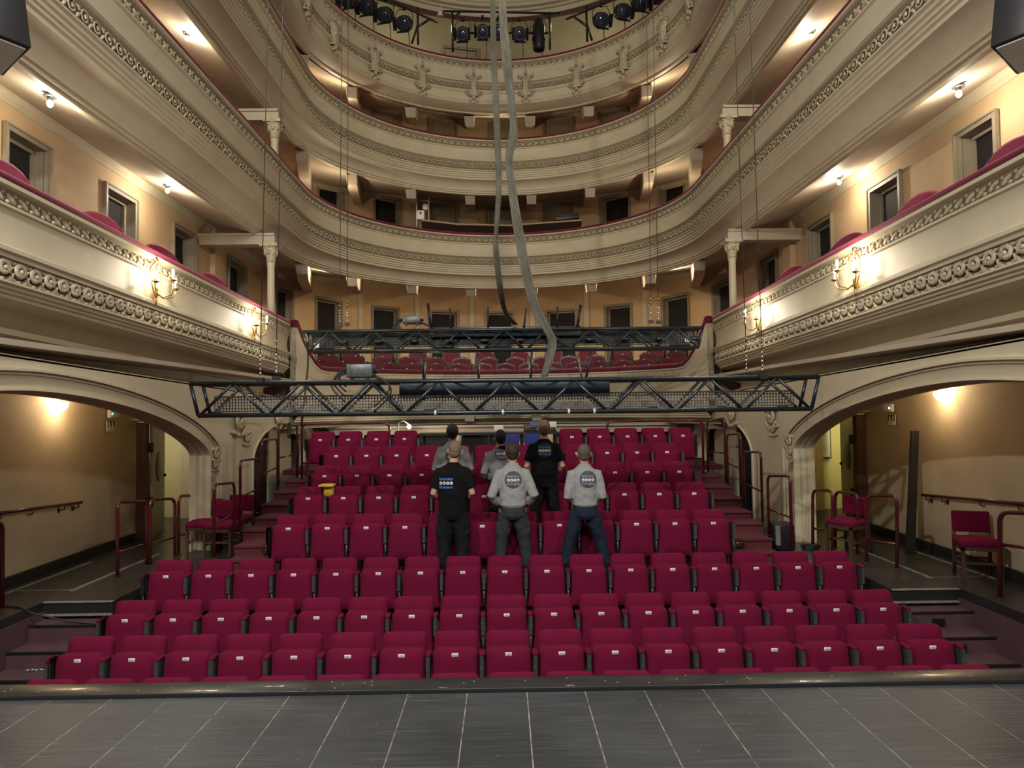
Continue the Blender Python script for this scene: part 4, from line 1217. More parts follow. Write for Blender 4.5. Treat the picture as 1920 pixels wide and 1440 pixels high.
def uplighter(px, py, sg, lab):
    p = atx(px, py, sg*6.33); t = thing('wall_lamp', lab, 'wall lamp', p, group='half-bowl lamps in the side aisles')
    m = MB(); rows = []
    for i in range(7):
        ph = PI/2*i/6; rows.append([p+Vector((-sg*.13*math.cos(ph)*math.sin(PI*k/12), -.15*math.cos(ph)*math.cos(PI*k/12), .02-.14*math.sin(ph))) for k in range(13)])
    m.grid(rows, 0, True); m.build('glass_bowl', 'glow', t)
    light('uplighter_light', 'POINT', p+Vector((-sg*.10, 0, .06)), 14, (1, .72, .40), .06)
    light('uplighter_light', 'POINT', p+Vector((-sg*.22, 0, -.10)), 10, (1, .74, .44), .08)
uplighter(108, 758, -1, 'lit half-bowl wall lamp in the left side aisle')
uplighter(1770, 738, 1, 'lit half-bowl wall lamp in the right side aisle')
p = at(767, 800, 16.2); t = thing('work_lamp', 'bare bright lamp glowing under the central balcony, left of the desk', 'lamp', p)
m = MB(); m.ell(p, .05); m.build('bulb', 'bulb', t)
m = MB(); m.tube([p+Vector((-.25, 0, .10)), p+Vector((-.27, 0, .36-p.z))], .02, 7); m.tube([p+Vector((0, 0, .05)), p+Vector((-.12, 0, .14)), p+Vector((-.25, 0, .10))], .015, 6); m.build('lamp_arm', 'metal_grey', t)
light('work_lamp_light', 'POINT', p+Vector((0, -.15, 0)), 30, (1, .88, .68), .05)
light('corridor_light', 'POINT', (7.0, 13.6, 1.3), 40, (1, .93, .42), .1)
light('corridor_light', 'POINT', (-7.2, 13.4, 1.3), 32, (1, .93, .72), .1)
light('gallery_top_light', 'POINT', (-2.6, 23.4, 14.9), 60, (1, .90, .70), .2)
light('gallery_top_light', 'POINT', (2.6, 23.4, 14.9), 60, (1, .90, .70), .2)

# ================================================================== HANDRAIL HOOPS
def hoop(b0, t0, t1, b1, r, lab, bar=.55, name='handrail_hoop'):
    """b0/b1 feet, t0/t1 top corners (vectors)"""
    t = thing(name, lab, 'handrail', b0, group='burgundy tube handrails')
    def corner(a, c, b, R=.11, n=6):
        u = (a-c).normalized(); v = (b-c).normalized(); out = []
        for i in range(n+1):
            k = i/n; p0 = c+u*R; p2 = c+v*R
            out.append(p0*(1-k)**2+c*2*k*(1-k)+p2*k*k)
        return out
    R = min(.12, (t1-t0).length*.4)
    m = MB(); m.tube([b0]+corner(b0, t0, t1, R)+corner(t0, t1, b1, R)+[b1], r, 10); m.build('tube', 'rail', t)
    m = MB(); a = b0+(t0-b0)*bar; b = b1+(t1-b1)*bar
    m.tube([a, b], r*.75, 8); m.build('crossbar', 'rail', t)
    m = MB()
    for q in (b0, b1): m.lathe([(r*1.7, 0), (r*1.7, .01)], q, 12)
    m.build('foot_plate', 'rail', t)
def hoopX(X, pa, ya0, ya1, pb, yb0, yb1, r, lab, bar=.45):
    """plane of constant X; (px, top y, foot y) of both posts"""
    a0, a1 = atx(pa, ya1, X), atx(pa, ya0, X); b0, b1 = atx(pb, yb1, X), atx(pb, yb0, X)
    a1.y = a0.y; b1.y = b0.y
    hoop(a0, a1, b1, b0, r, lab, bar)
HL = [('lowest', 1485, 893, 1036, 1442, 893, 1004, 4.08), ('second', 1430, 848, 983, 1396, 848, 955, 4.12), ('third', 1391, 813, 934, 1365, 815, 912, 4.18), ('top', 1361, 783, 905, 1328, 790, 892, 4.22)]
for nm, pa, ya0, ya1, pb, yb0, yb1, X in HL:
    hoopX(X, pa, ya0, ya1, pb, yb0, yb1, .021, 'burgundy tube hoop beside the right aisle stairs, %s one' % nm)
HLL = [('lowest', 401, 908, 1046, 439, 905, 1012, -4.08), ('second', 450, 863, 990, 484, 860, 962, -4.12), ('third', 491, 825, 942, 520, 823, 920, -4.18), ('top', 522, 794, 912, 557, 797, 896, -4.22)]
for nm, pa, ya0, ya1, pb, yb0, yb1, X in HLL:
    hoopX(X, pa, ya0, ya1, pb, yb0, yb1, .021, 'burgundy tube hoop beside the left aisle stairs, %s one' % nm)
FZ = -.6
def hoopF(pa, ya0, ya1, pb, yb0, yb1, lab, r=.024, bar=.33):
    a0 = atz(pa, ya1, FZ); b0 = atz(pb, yb1, FZ); a1 = at(pa, ya0, a0.y); b1 = at(pb, yb0, b0.y)
    hoop(a0, a1, b1, b0, r, lab, bar)
hoopF(220, 941, 1083, 275, 940, 1060, 'burgundy hoop on the left landing, nearest the viewer of its three')
hoopF(281, 936, 1060, 328, 935, 1043, 'burgundy hoop on the left landing, middle one of three')
hoopF(335, 930, 1041, 373, 929, 1028, 'burgundy hoop on the left landing, farthest of its three')
hoopF(1682, 929, 1066, 1625, 929, 1054, 'burgundy hoop on the right landing, between the two loose chairs')
hoopF(1608, 925, 1040, 1566, 922, 1027, 'burgundy hoop standing behind the loose chair near the right door')
hoopF(1561, 920, 1036, 1524, 918, 1026, 'burgundy hoop left of the loose chair near the right door')
hoopF(1990, 966, 1150, 1875, 959, 1122, 'large burgundy hoop cut by the right picture edge', .027, .62)
hoopF(-80, 990, 1190, 4, 979, 1142, 'large burgundy hoop cut by the left picture edge', .027, .5)
# long rails behind the top row
for (pa, pb, ya, yb, nm) in ((566, 650, 795, 793, 'left'), (1317, 1138, 788, 790, 'right')):
    d = 13.55
    a1 = at(pa, ya, d); b1 = at(pb+ (80 if nm == 'left' else 0), yb, d); a0 = a1.copy(); a0.z = .28; b0 = b1.copy(); b0.z = .28
    hoop(a0, a1, b1, b0, .022, 'long low burgundy rail behind the top row of seats, %s part' % nm, .3, 'handrail')

def wallrail(x0, y0, x1, y1, sg, lab):
    a, b = atx(x0, y0, sg*6.28), atx(x1, y1, sg*6.28)
    t = thing('wall_handrail', lab, 'handrail', b)
    m = MB(); m.tube([a, b], .024, 10); m.ell(b, .026); m.build('tube', 'rail', t)
    for k in (.97, .80, .45, .15):
        p = a+(b-a)*k; m = MB(); m.tube([p-Vector((0, 0, .02)), p-Vector((0, 0, .07)), p+Vector((sg*.08, 0, -.08))], .010, 6); m.box(p+Vector((sg*.09, 0, -.08)), (.015, .05, .07))
        m.build('bracket', 'rail', t)
wallrail(-30, 966, 152, 942, -1, 'burgundy handrail along the left aisle wall')
wallrail(1950, 948, 1730, 928, 1, 'burgundy handrail along the right aisle wall')

# ================================================================== LOOSE CHAIRS
def loose_chair():
    t = thing('upholstered_chair', 'chair', 'chair')
    m = MB(); m.rbox((0, 0, .46), (.46, .44, .09), .035, seg=3); m.ell((0, 0, .49), (.21, .20, .045), None, 0, 14, 8); m.build('seat', 'seat', t, local=True)
    m = MB(); m.rbox((0, .225, .68), (.43, .055, .27), .02, Rx(math.radians(-6)), seg=2); m.build('backrest', 'seat', t, local=True)
    m = MB(); m.box((0, 0, .40), (.44, .42, .05)); m.box((0, -.19, .22), (.40, .02, .03)); m.box((0, .2, .22), (.40, .02, .03)); m.box((-.2, 0, .18), (.02, .38, .03)); m.box((.2, 0, .18), (.02, .38, .03))
    m.build('seat_frame', 'wood_brown', t, local=True)
    for sx in (-.2, .2):
        m = MB(); m.box((sx, -.19, .21), (.04, .04, .42)); m.build('leg', 'wood_brown', t, local=True)
        m = MB(); m.tube([(sx, .24, 0), (sx, .20, .42), (sx*.97, .24, .80)], [.022, .024, .018], 6); m.build('leg', 'wood_brown', t, local=True)
    return t
LC = loose_chair()
def place_lc(px, py, rz, lab, first=False, z=FZ, Y=None):
    o = LC if first else copy_tree(LC)
    p = atz(px, py, z); o.location = (p.x, p.y, z) if Y is None else (Y[0], Y[1], z); o.rotation_euler = (0, 0, rz); o['label'] = lab; o['group'] = 'loose burgundy chairs on the landings'
place_lc(1842, 1062, -.34, 'loose burgundy chair against the right aisle wall, under its handrail', True, Y=(5.98, 8.78))
place_lc(1590, 1036, -1.1, 'loose burgundy chair near the right door, among the hoops')
place_lc(418, 1040, -.05, 'loose burgundy chair on the left landing, nearest the aisle stairs')
place_lc(383, 1036, .15, 'loose burgundy chair on the left landing, half hidden, leftmost of three')
place_lc(441, 1024, -.1, 'loose burgundy chair on the left landing, rearmost beside the aisle stairs')

# black post leaning on the right wall
a = atx(1706, 1018, 6.0); a.z = FZ; b = at(1715, 808, a.y+.22)
m = MB(); m.box((a+b)/2, (.13, .05, (b-a).length), basis(Vector((1,0,0)), (Vector((1,0,0)).cross((b-a).normalized())*-1), (b-a).normalized()), taper=.85)
tag(m.build('black_board', 'black_paint'), 'tall narrow black board standing upright against the right aisle wall', 'board')
# small cabinets / heater by the right pier
p = atz(1470, 1034, FZ); m = MB(); m.rbox((p.x+.02, p.y+.15, FZ+.21), (.32, .3, .41), .03); m.box((p.x-.09, p.y-.01, FZ+.24), (.07, .02, .29), mi=1)
tag(m.build('black_case', ['black', 'stripe']), 'low black case with a pale strip beside the right pier', 'case')
# coiled cable on the right landing
t = MB(); p = atz(1520, 1029, FZ)
for k in range(4): t.tube([p+Vector(((.12+.01*k)*math.cos(a_), .09*math.sin(a_), .012+.012*k)) for a_ in [2*PI*i/20 for i in range(20)]], .008, 5, closed=True)
tag(t.build('cable_coil', 'cable'), 'small black coil of cable on the floor by the right pier', 'cable')
# loose cable on left landing
pts = [atz(x, y, FZ+.012) for x, y in ((-30, 1140), (10, 1136), (40, 1140), (60, 1150))] + [Vector((-5.0, 8.1, -.77)), Vector((-4.6, 8.0, -.77))]
m = MB(); m.tube(pts, .010, 6); tag(m.build('floor_cable', 'cable'), 'thin black cable trailing over the left landing edge', 'cable')
# paper/tape scrap on the lowest left step
p = atz(68, 1257, -1.14); m = MB(); m.box(p+Vector((0, 0, .004)), (.26, .07, .004), Rz(.15))
for k in range(5): m.box(p+Vector((-.09+.045*k, .01*(k % 2), .0075)), (.022, .03, .002), Rz(.3*k), mi=1)
tag(m.build('tape_scrap', ['metal_grey', 'white']), 'strip of marked tape lying on a left side step', 'tape')
# small scrap on the front left seat row
# vents in the step risers
for (px, py, sg) in ((1760, 1166, 1), (1800, 1215, 1)):
    p = at(px, py, 7.98 if py < 1190 else 7.63); m = MB(); m.box((p.x, p.y-.0, p.z), (.14, .02, .07))
    for k in range(4): m.box((p.x, p.y-.012, p.z-.024+.016*k), (.12, .008, .005))
    tag(m.build('riser_vent', 'metal_dark'), 'small dark grille in a right side step, %s one' % ('upper' if py < 1190 else 'lower'), 'vent')
# yellow cushion on a seat
p = at(609, 926, 10.45+.62); x_ = SEATX[5][0]+.27
m = MB(); m.rbox((x_, 10.66, ROWZ[5]+.74), (.15, .20, .17), .05, seg=3); m.rbox((x_-.02, 10.60, ROWZ[5]+.84), (.22, .22, .04), .018)
tag(m.build('yellow_bag', 'yellow'), 'bright yellow cloth bag over the arm between two left seats', 'bag')

# ================================================================== WALL BITS
def signbox(px, py, X, w_, h, lab, led=None, mt='white', cat='emergency light'):
    p = atx(px, py, X); t = thing('emergency_light', lab, cat, p); s_ = 1 if X > 0 else -1
    m = MB(); m.rbox(p-Vector((s_*.03, 0, 0)), (.06, w_, h), .012); m.build('housing', mt, t)
    m = MB(); m.ell(p+Vector((-s_*.065, -w_*.33, 0)), .012, None, 0, 8, 6); m.build('indicator', led or 'white_led', t)
signbox(209, 776, -6.36, .26, .13, 'white emergency light with green indicator in the left aisle', 'green_led')
signbox(1669, 765, 6.36, .26, .13, 'white emergency light with small white indicator in the right aisle')
def picto(px, py, X, lab):
    p = atx(px, py, X); s_ = 1 if X > 0 else -1; t = thing('pictogram_sign', lab, 'sign', p)
    m = MB(); m.box(p, (.012, .20, .17)); m.build('panel', 'white', t)
    m = MB(); m.box(p+Vector((-s_*.008, 0, .03)), (.006, .19, .10))
    m.build('dark_field', 'black', t)
    m = MB()
    for (y, hgt) in ((-.05, .10), (.035, .08)):
        m.ell(p+Vector((-s_*.013, y, .055)), (.003, .016, .016), None, 0, 8, 6); m.box(p+Vector((-s_*.012, y, .0)), (.004, .028, hgt)); m.box(p+Vector((-s_*.012, y+.02, .01)), (.004, .014, hgt*.6), Rx(.4))
    m.build('figures', 'white', t)
picto(207, 799, -6.34, 'small black and white pictogram sign under the left emergency light')
picto(1672, 787, 6.34, 'small black and white pictogram sign under the right emergency light')
# white emergency lights on the box level
for (px, py, sg) in ((526, 519, -1), (1357, 510, 1)):
    s = PW.s_of_px(px, 5.5); p, nr = PW.at(s); z = at(px, py, p.y).z
    R = basis(Vector((nr.y, -nr.x, 0)), nr, Vector((0, 0, 1)))
    t = thing('emergency_light', 'white box light over the %s doorway next to the slim column' % ('left' if sg < 0 else 'right'), 'emergency light', (p.x, p.y, z))
    m = MB(); m.rbox(Vector((p.x, p.y, z))-nr*.05, (.40, .10, .14), .01, R); m.build('housing', 'white', t)
    m = MB(); m.box(Vector((p.x, p.y, z-.02))-nr*.105, (.36, .01, .07), R); m.build('diffuser', 'label', t)
# framed notice in the right corridor
p = at(1544, 828, 14.8); m = MB(); m.box((p.x+.02, 14.79, p.z), (.26, .03, .72)); m.box((p.x+.02, 14.77, p.z), (.21, .01, .66), mi=1)
for k in range(12): m.box((p.x+.02, 14.763, p.z+.27-.045*k), (.10+.05*random.random(), .003, .008), mi=2)
tag(m.build('framed_notice', ['black', 'white', 'ink']), 'tall framed white notice on the yellow corridor wall', 'notice')
# corridor doors (open leaves with porthole) and dark door jambs
for sg, px0, px1 in ((-1, 283, 306), (1, 1606, 1580)):
    yd = 12.9 if sg < 0 else 13.6
    t = thing('porthole_door', 'open pale door with a large round window in the %s corridor' % ('left' if sg < 0 else 'right'), 'door', (sg*6.3, yd, FZ))
    a = at(px0, 900, yd-.5); b = at(px1, 900, yd+.6); a.z = b.z = 0
    dv = (b-a).normalized(); nn = Vector((dv.y, -dv.x, 0)); W = (b-a).length
    R = basis(dv, nn, Vector((0, 0, 1))); c = (a+b)/2
    m = MB(); m.box(Vector((c.x, c.y, .42)), (W, .05, 2.04), R); m.build('leaf', 'pale_door', t)
    m = MB(); m.lathe([(.26, -.04), (.28, -.035), (.28, .035), (.26, .04)], Vector((c.x, c.y, .62)), 28, R @ Rx(PI/2)); m.build('round_window', 'metal_grey', t)
    m = MB(); m.ell(Vector((b.x, b.y, .42))-dv*.08-nn*.04*sg, .03); m.build('door_knob', 'metal_dark', t)
    # brown jamb with black strip
    Xw = sg*6.30
    m = MB(); m.box((Xw, 12.22, .42), (.16, .13, 2.05)); m.build('jamb', 'wood_brown', t)
    m = MB(); m.tube([(Xw-sg*.07, 12.33, FZ), (Xw-sg*.02, 12.33, 1.44)], .022, 6)
    for z in (1.0, .05): m.box((Xw-sg*.07, 12.33, z), (.1, .06, .17))
    m.build('closer_bar', 'black', t)

# ================================================================== COLUMNS, PILASTERS
def column(px, pytop, zbase, Y, lab):
    p = at(px, pytop, Y); top = p.z
    t = thing('slim_column', lab, 'column', (p.x, p.y, zbase), group='slim columns carrying the tiers')
    h = top-zbase
    m = MB(); m.lathe([(.13, 0), (.13, .08), (.10, .12), (.085, .2), (.075, h-.45), (.085, h-.42), (.085, h-.38)], (p.x, p.y, zbase), 16); m.build('shaft', 'plaster', t)
    m = MB(); m.lathe([(.085, h-.38), (.10, h-.34), (.09, h-.30), (.14, h-.14), (.17, h-.05)], (p.x, p.y, zbase), 16); m.box((p.x, p.y, top-.02), (.38, .38, .07))
    for k in range(8):
        a = 2*PI*k/8; m.ell((p.x+.13*math.cos(a), p.y+.13*math.sin(a), top-.15), (.035, .035, .08), None, 0, 6, 5)
        m.ell((p.x+.15*math.cos(a), p.y+.15*math.sin(a), top-.07), (.04, .04, .03), None, 0, 6, 4)
    m.build('capital', 'ornament', t)
    sg = -1 if p.x < 0 else 1
    m = MB(); m.box((p.x+sg*.85, p.y, top+.09), (1.95, .28, .20)); m.box((p.x+sg*.85, p.y, top+.20), (1.95, .36, .05)); m.build('lintel', 'soffit', t)
column(508, 460, 2.75, 14.9, 'slim column with leafy capital standing in the left boxes')
column(1372, 452, 2.75, 14.9, 'slim column with leafy capital standing in the right boxes')
column(515, 229, 6.12, 14.9, 'slim column with leafy capital on the lowest horseshoe tier, left')
column(1362, 222, 6.12, 14.9, 'slim column with leafy capital on the lowest horseshoe tier, right')
for (px, nm) in ((400, 'left'), (1484, 'right')):
    s = PW.s_of_px(px, 5.0); p, nr = PW.at(s)
    m = MB(); m.box((p.x-nr.x*.05, p.y, 4.35), (.14, .42, 2.7)); tag(m.build('pilaster', 'wall'), 'flat ochre pilaster on the %s box wall' % nm, 'pilaster')
for i, px in enumerate((672, 781, 886, 998, 1101, 1211)):
    s = PW.s_of_px(px, 5.0); p, nr = PW.at(s); R = basis(Vector((nr.y, -nr.x, 0)), nr, Vector((0, 0, 1)))
    t = thing('pilaster', 'cream pilaster between the doorways behind the central balcony, %s' % ordpos(i, 6), 'pilaster', (p.x, p.y, 3.1), group='cream pilasters behind the central balcony')
    q = p-nr*.06
    m = MB(); m.box(Vector((q.x, q.y, 4.65)), (.19, .10, 3.1), R); m.box(Vector((q.x, q.y, 4.6))-nr*.05, (.13, .02, 2.6), R); m.build('shaft', 'plaster', t)
    m = MB(); m.box(Vector((q.x, q.y, 6.38))-nr*.03, (.30, .2, .06), R); m.box(Vector((q.x, q.y, 6.22)), (.22, .14, .24), R, taper=1.2)
    for k in (-.08, 0, .08): m.ell(Vector((q.x, q.y, 6.25))-nr*.08+Vector((nr.y, -nr.x, 0))*k, (.035, .03, .10), R, 0, 7, 5)
    m.build('capital', 'ornament', t)
    m = MB(); m.ell(Vector((q.x, q.y, 4.05))-nr*.10, (.09, .03, .17), R, 0, 10, 7); m.ell(Vector((q.x, q.y, 4.28))-nr*.10, (.03, .03, .07), R); m.build('rosette', 'ornament', t)

# ================================================================== CONTROL DESK
p = at(785, 813, 14.2); q = at(1048, 812, 14.2)
t = thing('control_desk', 'long black control desk at the top of the tribune between the seats', 'desk', ((p.x+q.x)/2, 14.5, .36))
m = MB(); m.box(((p.x+q.x)/2, 14.5, p.z-.02), (q.x-p.x, .7, .05)); m.build('desk_top', 'black_paint', t)
for x in (p.x+.05, (p.x+q.x)/2, q.x-.05):
    
    for yy in (14.2, 14.8): m = MB(); m.box((x, yy, (p.z+.36)/2), (.05, .05, p.z-.36)); m.build('leg', 'black_paint', t)
DZ = p.z
a = at(1012, 806, 14.4)
t = thing('mixing_console', 'blue-lit mixing console on the control desk, beside the blond worker', 'mixing console', (a.x, 14.5, DZ))
m = MB(); m.box((a.x, 14.5, DZ+.06), (.66, .4, .08), Rx(.25)); m.build('body', 'black', t)
m = MB(); m.box((a.x, 14.62, DZ+.16), (.40, .03, .10), Rx(-.3)); m.build('screen', 'screen', t)
m = MB()
for k in range(12): m.box((a.x-.28+.05*k, 14.42, DZ+.11), (.015, .03, .015))
m.build('fader', 'white', t)
a = at(935, 806, 14.4); m = MB(); m.rbox((a.x, 14.4, DZ+.09), (.20, .05, .12), .01); m.box((a.x, 14.4, DZ+.02), (.05, .05, .04))
tag(m.build('small_monitor', 'white'), 'small white box monitor on the control desk', 'monitor')
a = at(1036, 800, 14.5); m = MB(); m.rbox((a.x, 14.5, DZ+.12), (.16, .06, .18), .01, Rz(.3)); tag(m.build('white_device', 'white'), 'small white device at the right end of the control desk', 'device')
for k, (px, lab) in enumerate(((957, 'left'), (1000, 'right'))):
    a = at(px, 835, 14.0); t = thing('desk_chair', 'blue-backed chair at the control desk, %s of two' % lab, 'chair', (a.x, 14.15, .28), group='blue chairs at the control desk')
    m = MB(); m.rbox((a.x, 13.97, .28+.66), (.34, .05, .34), .03); m.build('backrest', 'blue_cloth', t)
    m = MB(); m.rbox((a.x, 14.15, .28+.45), (.44, .42, .07), .02); m.build('seat', 'blue_cloth', t)
    for (dx, dy) in ((-.2, -.18), (.2, -.18), (-.2, .18), (.2, .18)):
        m = MB(); m.tube([(a.x+dx, 14.15+dy, .28), (a.x+dx*.9, 14.15+dy*.9, .28+(.85 if dy < 0 else .45))], .012, 6); m.build('leg', 'chrome', t)

# ================================================================== STAGE LOUDSPEAKERS AT THE TOP CORNERS
for (sg, pts, lab) in ((-1, (-230, 57, 4, 120), 'left'), (1, (1862, 2130, 1893, 105), 'right')):
    t = thing('loudspeaker', 'black hanging loudspeaker cut off by the top %s corner' % lab, 'loudspeaker', (sg*3.3, 4.6, 3.9))
    a = at(40 if sg < 0 else 1870, 60, 4.6)
    ti = math.radians(14)*sg
    R = Rz(sg*.55) @ Ry(ti)
    c = at(-42 if sg < 0 else 1952, -8, 4.8)
    m = MB(); m.rbox(c, (.42, .42, .86), .012, R, seg=1); m.build('cabinet', 'black', t)
    m = MB(); m.box(c+R @ Vector((0, 0, -.435)), (.36, .36, .01), R); m.build('base_panel', 'white', t)
    m = MB(); m.box(c+R @ Vector((0, -.215, 0)), (.36, .008, .78), R); m.build('front_grille', 'black', t)
    m = MB(); m.lathe([(.05, 0), (.05, .012), (.035, .012), (.035, .006)], c+R @ Vector((-sg*.214, 0, -.02)), 18, R @ Ry(-sg*PI/2)); m.build('side_socket', 'metal_dark', t)

# ================================================================== STAGE LAMPS ON THE TOP TIER
def stagelamp(px, py, Y, tall=False, yaw=0, lab=''):
    p = at(px, py, Y); t = thing('stage_lamp', lab, 'stage lamp', p, group='black stage lamps on the topmost tier')
    R = Rz(yaw) @ Rx(math.radians(28))       # lens looks towards the stage and down
    Q = R @ Rx(PI/2)
    if tall:
        m = MB(); m.lathe([(.17, -.5), (.19, -.42), (.19, .25), (.15, .32), (.12, .45)], p, 16, Rz(yaw)); m.build('housing', 'black', t)
        m = MB(); m.lathe([(.2, -.2), (.21, -.19), (.21, -.14), (.2, -.13)], p, 16); m.build('band', 'metal_dark', t)
    else:
        m = MB(); m.lathe([(.12, -.30), (.20, -.22), (.215, .02), (.20, .14), (.205, .20), (.17, .20)], p, 18, Q)
        for k in range(4): m.lathe([(.222, -.16+.05*k), (.222, -.145+.05*k)], p, 18, Q)
        m.build('housing', 'black', t)
        m = MB(); m.ell(p+Q @ Vector((0, 0, .18)), (.155, .155, .05), Q, 0, 16, 8); m.build('lens', 'glass_dark', t)
        m = MB()
        for sx in (-1, 1): m.box(p+Q @ Vector((sx*.22, 0, .28)), (.012, .36, .18), Q @ Ry(sx*.3))
        m.box(p+Q @ Vector((0, -.22, .28)), (.36, .012, .18), Q @ Rx(.3)); m.build('barn_door', 'black', t)
    m = MB(); m.tube([p+Vector((-.25, 0, 0)), p+Vector((-.25, 0, .25)), p+Vector((-.17, 0, .42)), p+Vector((.17, 0, .42)), p+Vector((.25, 0, .25)), p+Vector((.25, 0, 0))], .012, 5)
    m.box(p+Vector((0, 0, .46)), (.08, .08, .10)); m.build('yoke', 'metal_dark', t)
    m = MB(); m.tube([p+Vector((.1, .2, -.1)), p+Vector((.12, .25, -.5)), p+Vector((.05, .3, -.9))], .012, 5); m.build('cable', 'cable', t)
LAMPS = [(655,0,18.6,.6),(690,13,19.2,.5),(722,28,19.6,.4),(758,44,20.0,.3),(868,64,21.0,.1),(905,60,21.0,0),(935,60,21.0,0),(974,64,21.0,-.1),(1127,38,20.0,-.3),(1167,22,19.6,-.4),(1201,6,19.2,-.5),(1236,-8,18.7,-.6)]
for i, (px, py, Y, yw) in enumerate(LAMPS):
    stagelamp(px, py, Y, False, -yw*.5, 'round black stage lamp on the topmost tier, %s' % ordpos(i, 12))
stagelamp(1010, 64, 21.0, True, 0, 'tall cylindrical black stage lamp on the middle frame of the topmost tier')
def frame(segs, lab, r=.035):
    t = thing('lamp_frame', lab, 'lamp frame', at(segs[0][3], segs[0][4], segs[0][5]))
    for (x0, y0, Y0_, x1, y1, Y1_, nm) in segs:
        m = MB(); m.tube([at(x0, y0, Y0_), at(x1, y1, Y1_)], r, 8); m.build(nm, 'black_paint', t)
frame([(848,24,21.1,849,97,21.2,'post'), (1031,24,21.1,1031,93,21.2,'post'), (830,21,21.1,1050,25,21.1,'crossbar'), (850,62,21.1,1028,62,21.1,'crossbar'), (848,35,21.1,862,24,21.1,'brace'), (1031,35,21.1,1018,24,21.1,'brace')], 'black pipe frame at the middle of the topmost tier')
frame([(783,14,20.3,784,84,20.5,'post'), (690,-18,19.0,820,42,20.6,'crossbar'), (650,-30,18.4,720,2,19.3,'crossbar'), (784,50,20.3,806,36,20.5,'brace'), (772,82,20.5,784,45,20.4,'brace')], 'black pipe frame on the left of the topmost tier')
frame([(1099,12,20.3,1101,78,20.5,'post'), (1205,-25,19.0,1062,36,20.6,'crossbar'), (1099,48,20.3,1078,33,20.5,'brace'), (1110,76,20.5,1100,45,20.4,'brace')], 'black pipe frame on the right of the topmost tier')

# ================================================================== THINGS ON THE LOWEST HORSESHOE TIER
a = at(790, 420, 22.0); b = at(1092, 415, 22.0)
t = thing('long_desk', 'long pale wooden desk behind the rail of the lowest horseshoe tier', 'desk', ((a.x+b.x)/2, 22.0, 6.2))
zt = at(940, 418, 22.0).z
def dtop(x): return 22.0
for (x0, x1, y0, y1, px0, px1, pz0, pz1) in ((0,0,0,0,790,860,411,419), (0,0,0,0,860,955,419,421), (0,0,0,0,955,1091,421,411)):
    P0 = at(px0, pz0, 21.9); P1 = at(px1, pz1, 21.9)
    m = MB(); vs = []
    for P_ in (P0, P1):
        for (dy, dz) in ((0, 0), (.6, 0), (.6, -.05), (0, -.05)): vs.append(P_+Vector((0, dy, dz)))
    m.add(vs, [(0,1,2,3), (7,6,5,4), (0,4,5,1), (1,5,6,2), (2,6,7,3), (3,7,4,0)]); m.build('desk_top', 'desk_wood', t)
    m = MB(); vs = [P0+Vector((0, .05, -.06)), P1+Vector((0, .05, -.06)), P1+Vector((0, .05, -.5)), P0+Vector((0, .05, -.5))]; m.add(vs, [(0,1,2,3)]); m.build('dark_gap_sheet', 'desk_gap_shade', t)  # dark sheet painted as the shaded gap below the desk top
for px in (793, 860, 955, 1089):
    P0 = at(px, 418, 22.2); m = MB(); m.box((P0.x, 22.2, (P0.z+6.25)/2-.1), (.07, .5, P0.z-6.3)); m.build('desk_leg', 'desk_wood', t)
# ladder-like rack with a round lamp and a box
t = thing('pole_rack', 'white two-pole rack with a round white disc, left on the lowest horseshoe tier', 'rack', at(792, 412, 22.6))
for px in (781, 804): m = MB(); m.tube([at(px, 368, 22.6), at(px, 425, 22.6)], .018, 7); m.build('pole', 'white', t)
m = MB(); m.tube([at(783, 375, 22.6), at(802, 377, 22.6)], .014, 6); m.build('rung', 'white', t)
m = MB(); c = at(798, 388, 22.5); m.lathe([(.02, -.05), (.10, -.03), (.105, 0), (.10, .03)], c, 18, Rx(PI/2)); m.build('disc', 'white', t)
c = at(789, 404, 22.5); m = MB(); m.rbox(c, (.26, .2, .30), .03); m.ell(c+Vector((0, -.1, .05)), (.03, .02, .05), None, 1)
tag(m.build('grey_box', ['white', 'black']), 'pale grey box clamped to the white pole rack', 'box')
c = at(1062, 410, 22.2); m = MB(); m.rbox(c, (.80, .35, .14), .02, Ry(-.10)); m.rbox(c+Vector((.02, 0, .09)), (.74, .3, .06), .02, Ry(-.10))
tag(m.build('black_case', 'black'), 'flat black equipment case lying on the long wooden desk', 'case')
c = at(941, 361, 21.9); m = MB(); m.ell(c, (.05, .05, .06)); m.lathe([(.08, 0), (.08, .03)], c+Vector((0, 0, .05)), 12)
tag(m.build('smoke_detector', 'white'), 'small white dome under the middle horseshoe tier', 'detector')
c = at(825, 25, 21.2); m = MB(); m.lathe([(.03, .1), (.05, .05), (.10, -.08), (.085, -.09)], c, 12); m.tube([c+Vector((0, 0, .1)), c+Vector((.05, 0, .2))], .02, 6)
tag(m.build('small_floodlight', 'white'), 'small white cone lamp beside the middle pipe frame', 'lamp')
# hose-like cables hanging at far left end of the farther truss and top left hoop
m = MB(); m.tube([at(578, 640, 13.9), at(577, 690, 13.8), at(573, 730, 13.7), at(565, 800, 13.4)], .02, 6)
tag(m.build('hanging_cable', 'cable'), 'dark cable hanging from the left end of the farther truss', 'cable')
m = MB()
for k in range(3): m.tube([at(541+k*2, 792, 13.3), at(538+k*4, 806, 13.3), at(540+k*2, 822, 13.3), at(541+2*k, 800, 13.3)], .010, 5)
tag(m.build('tied_cable', 'cable'), 'black cable loops tied to the top left hoop', 'cable')

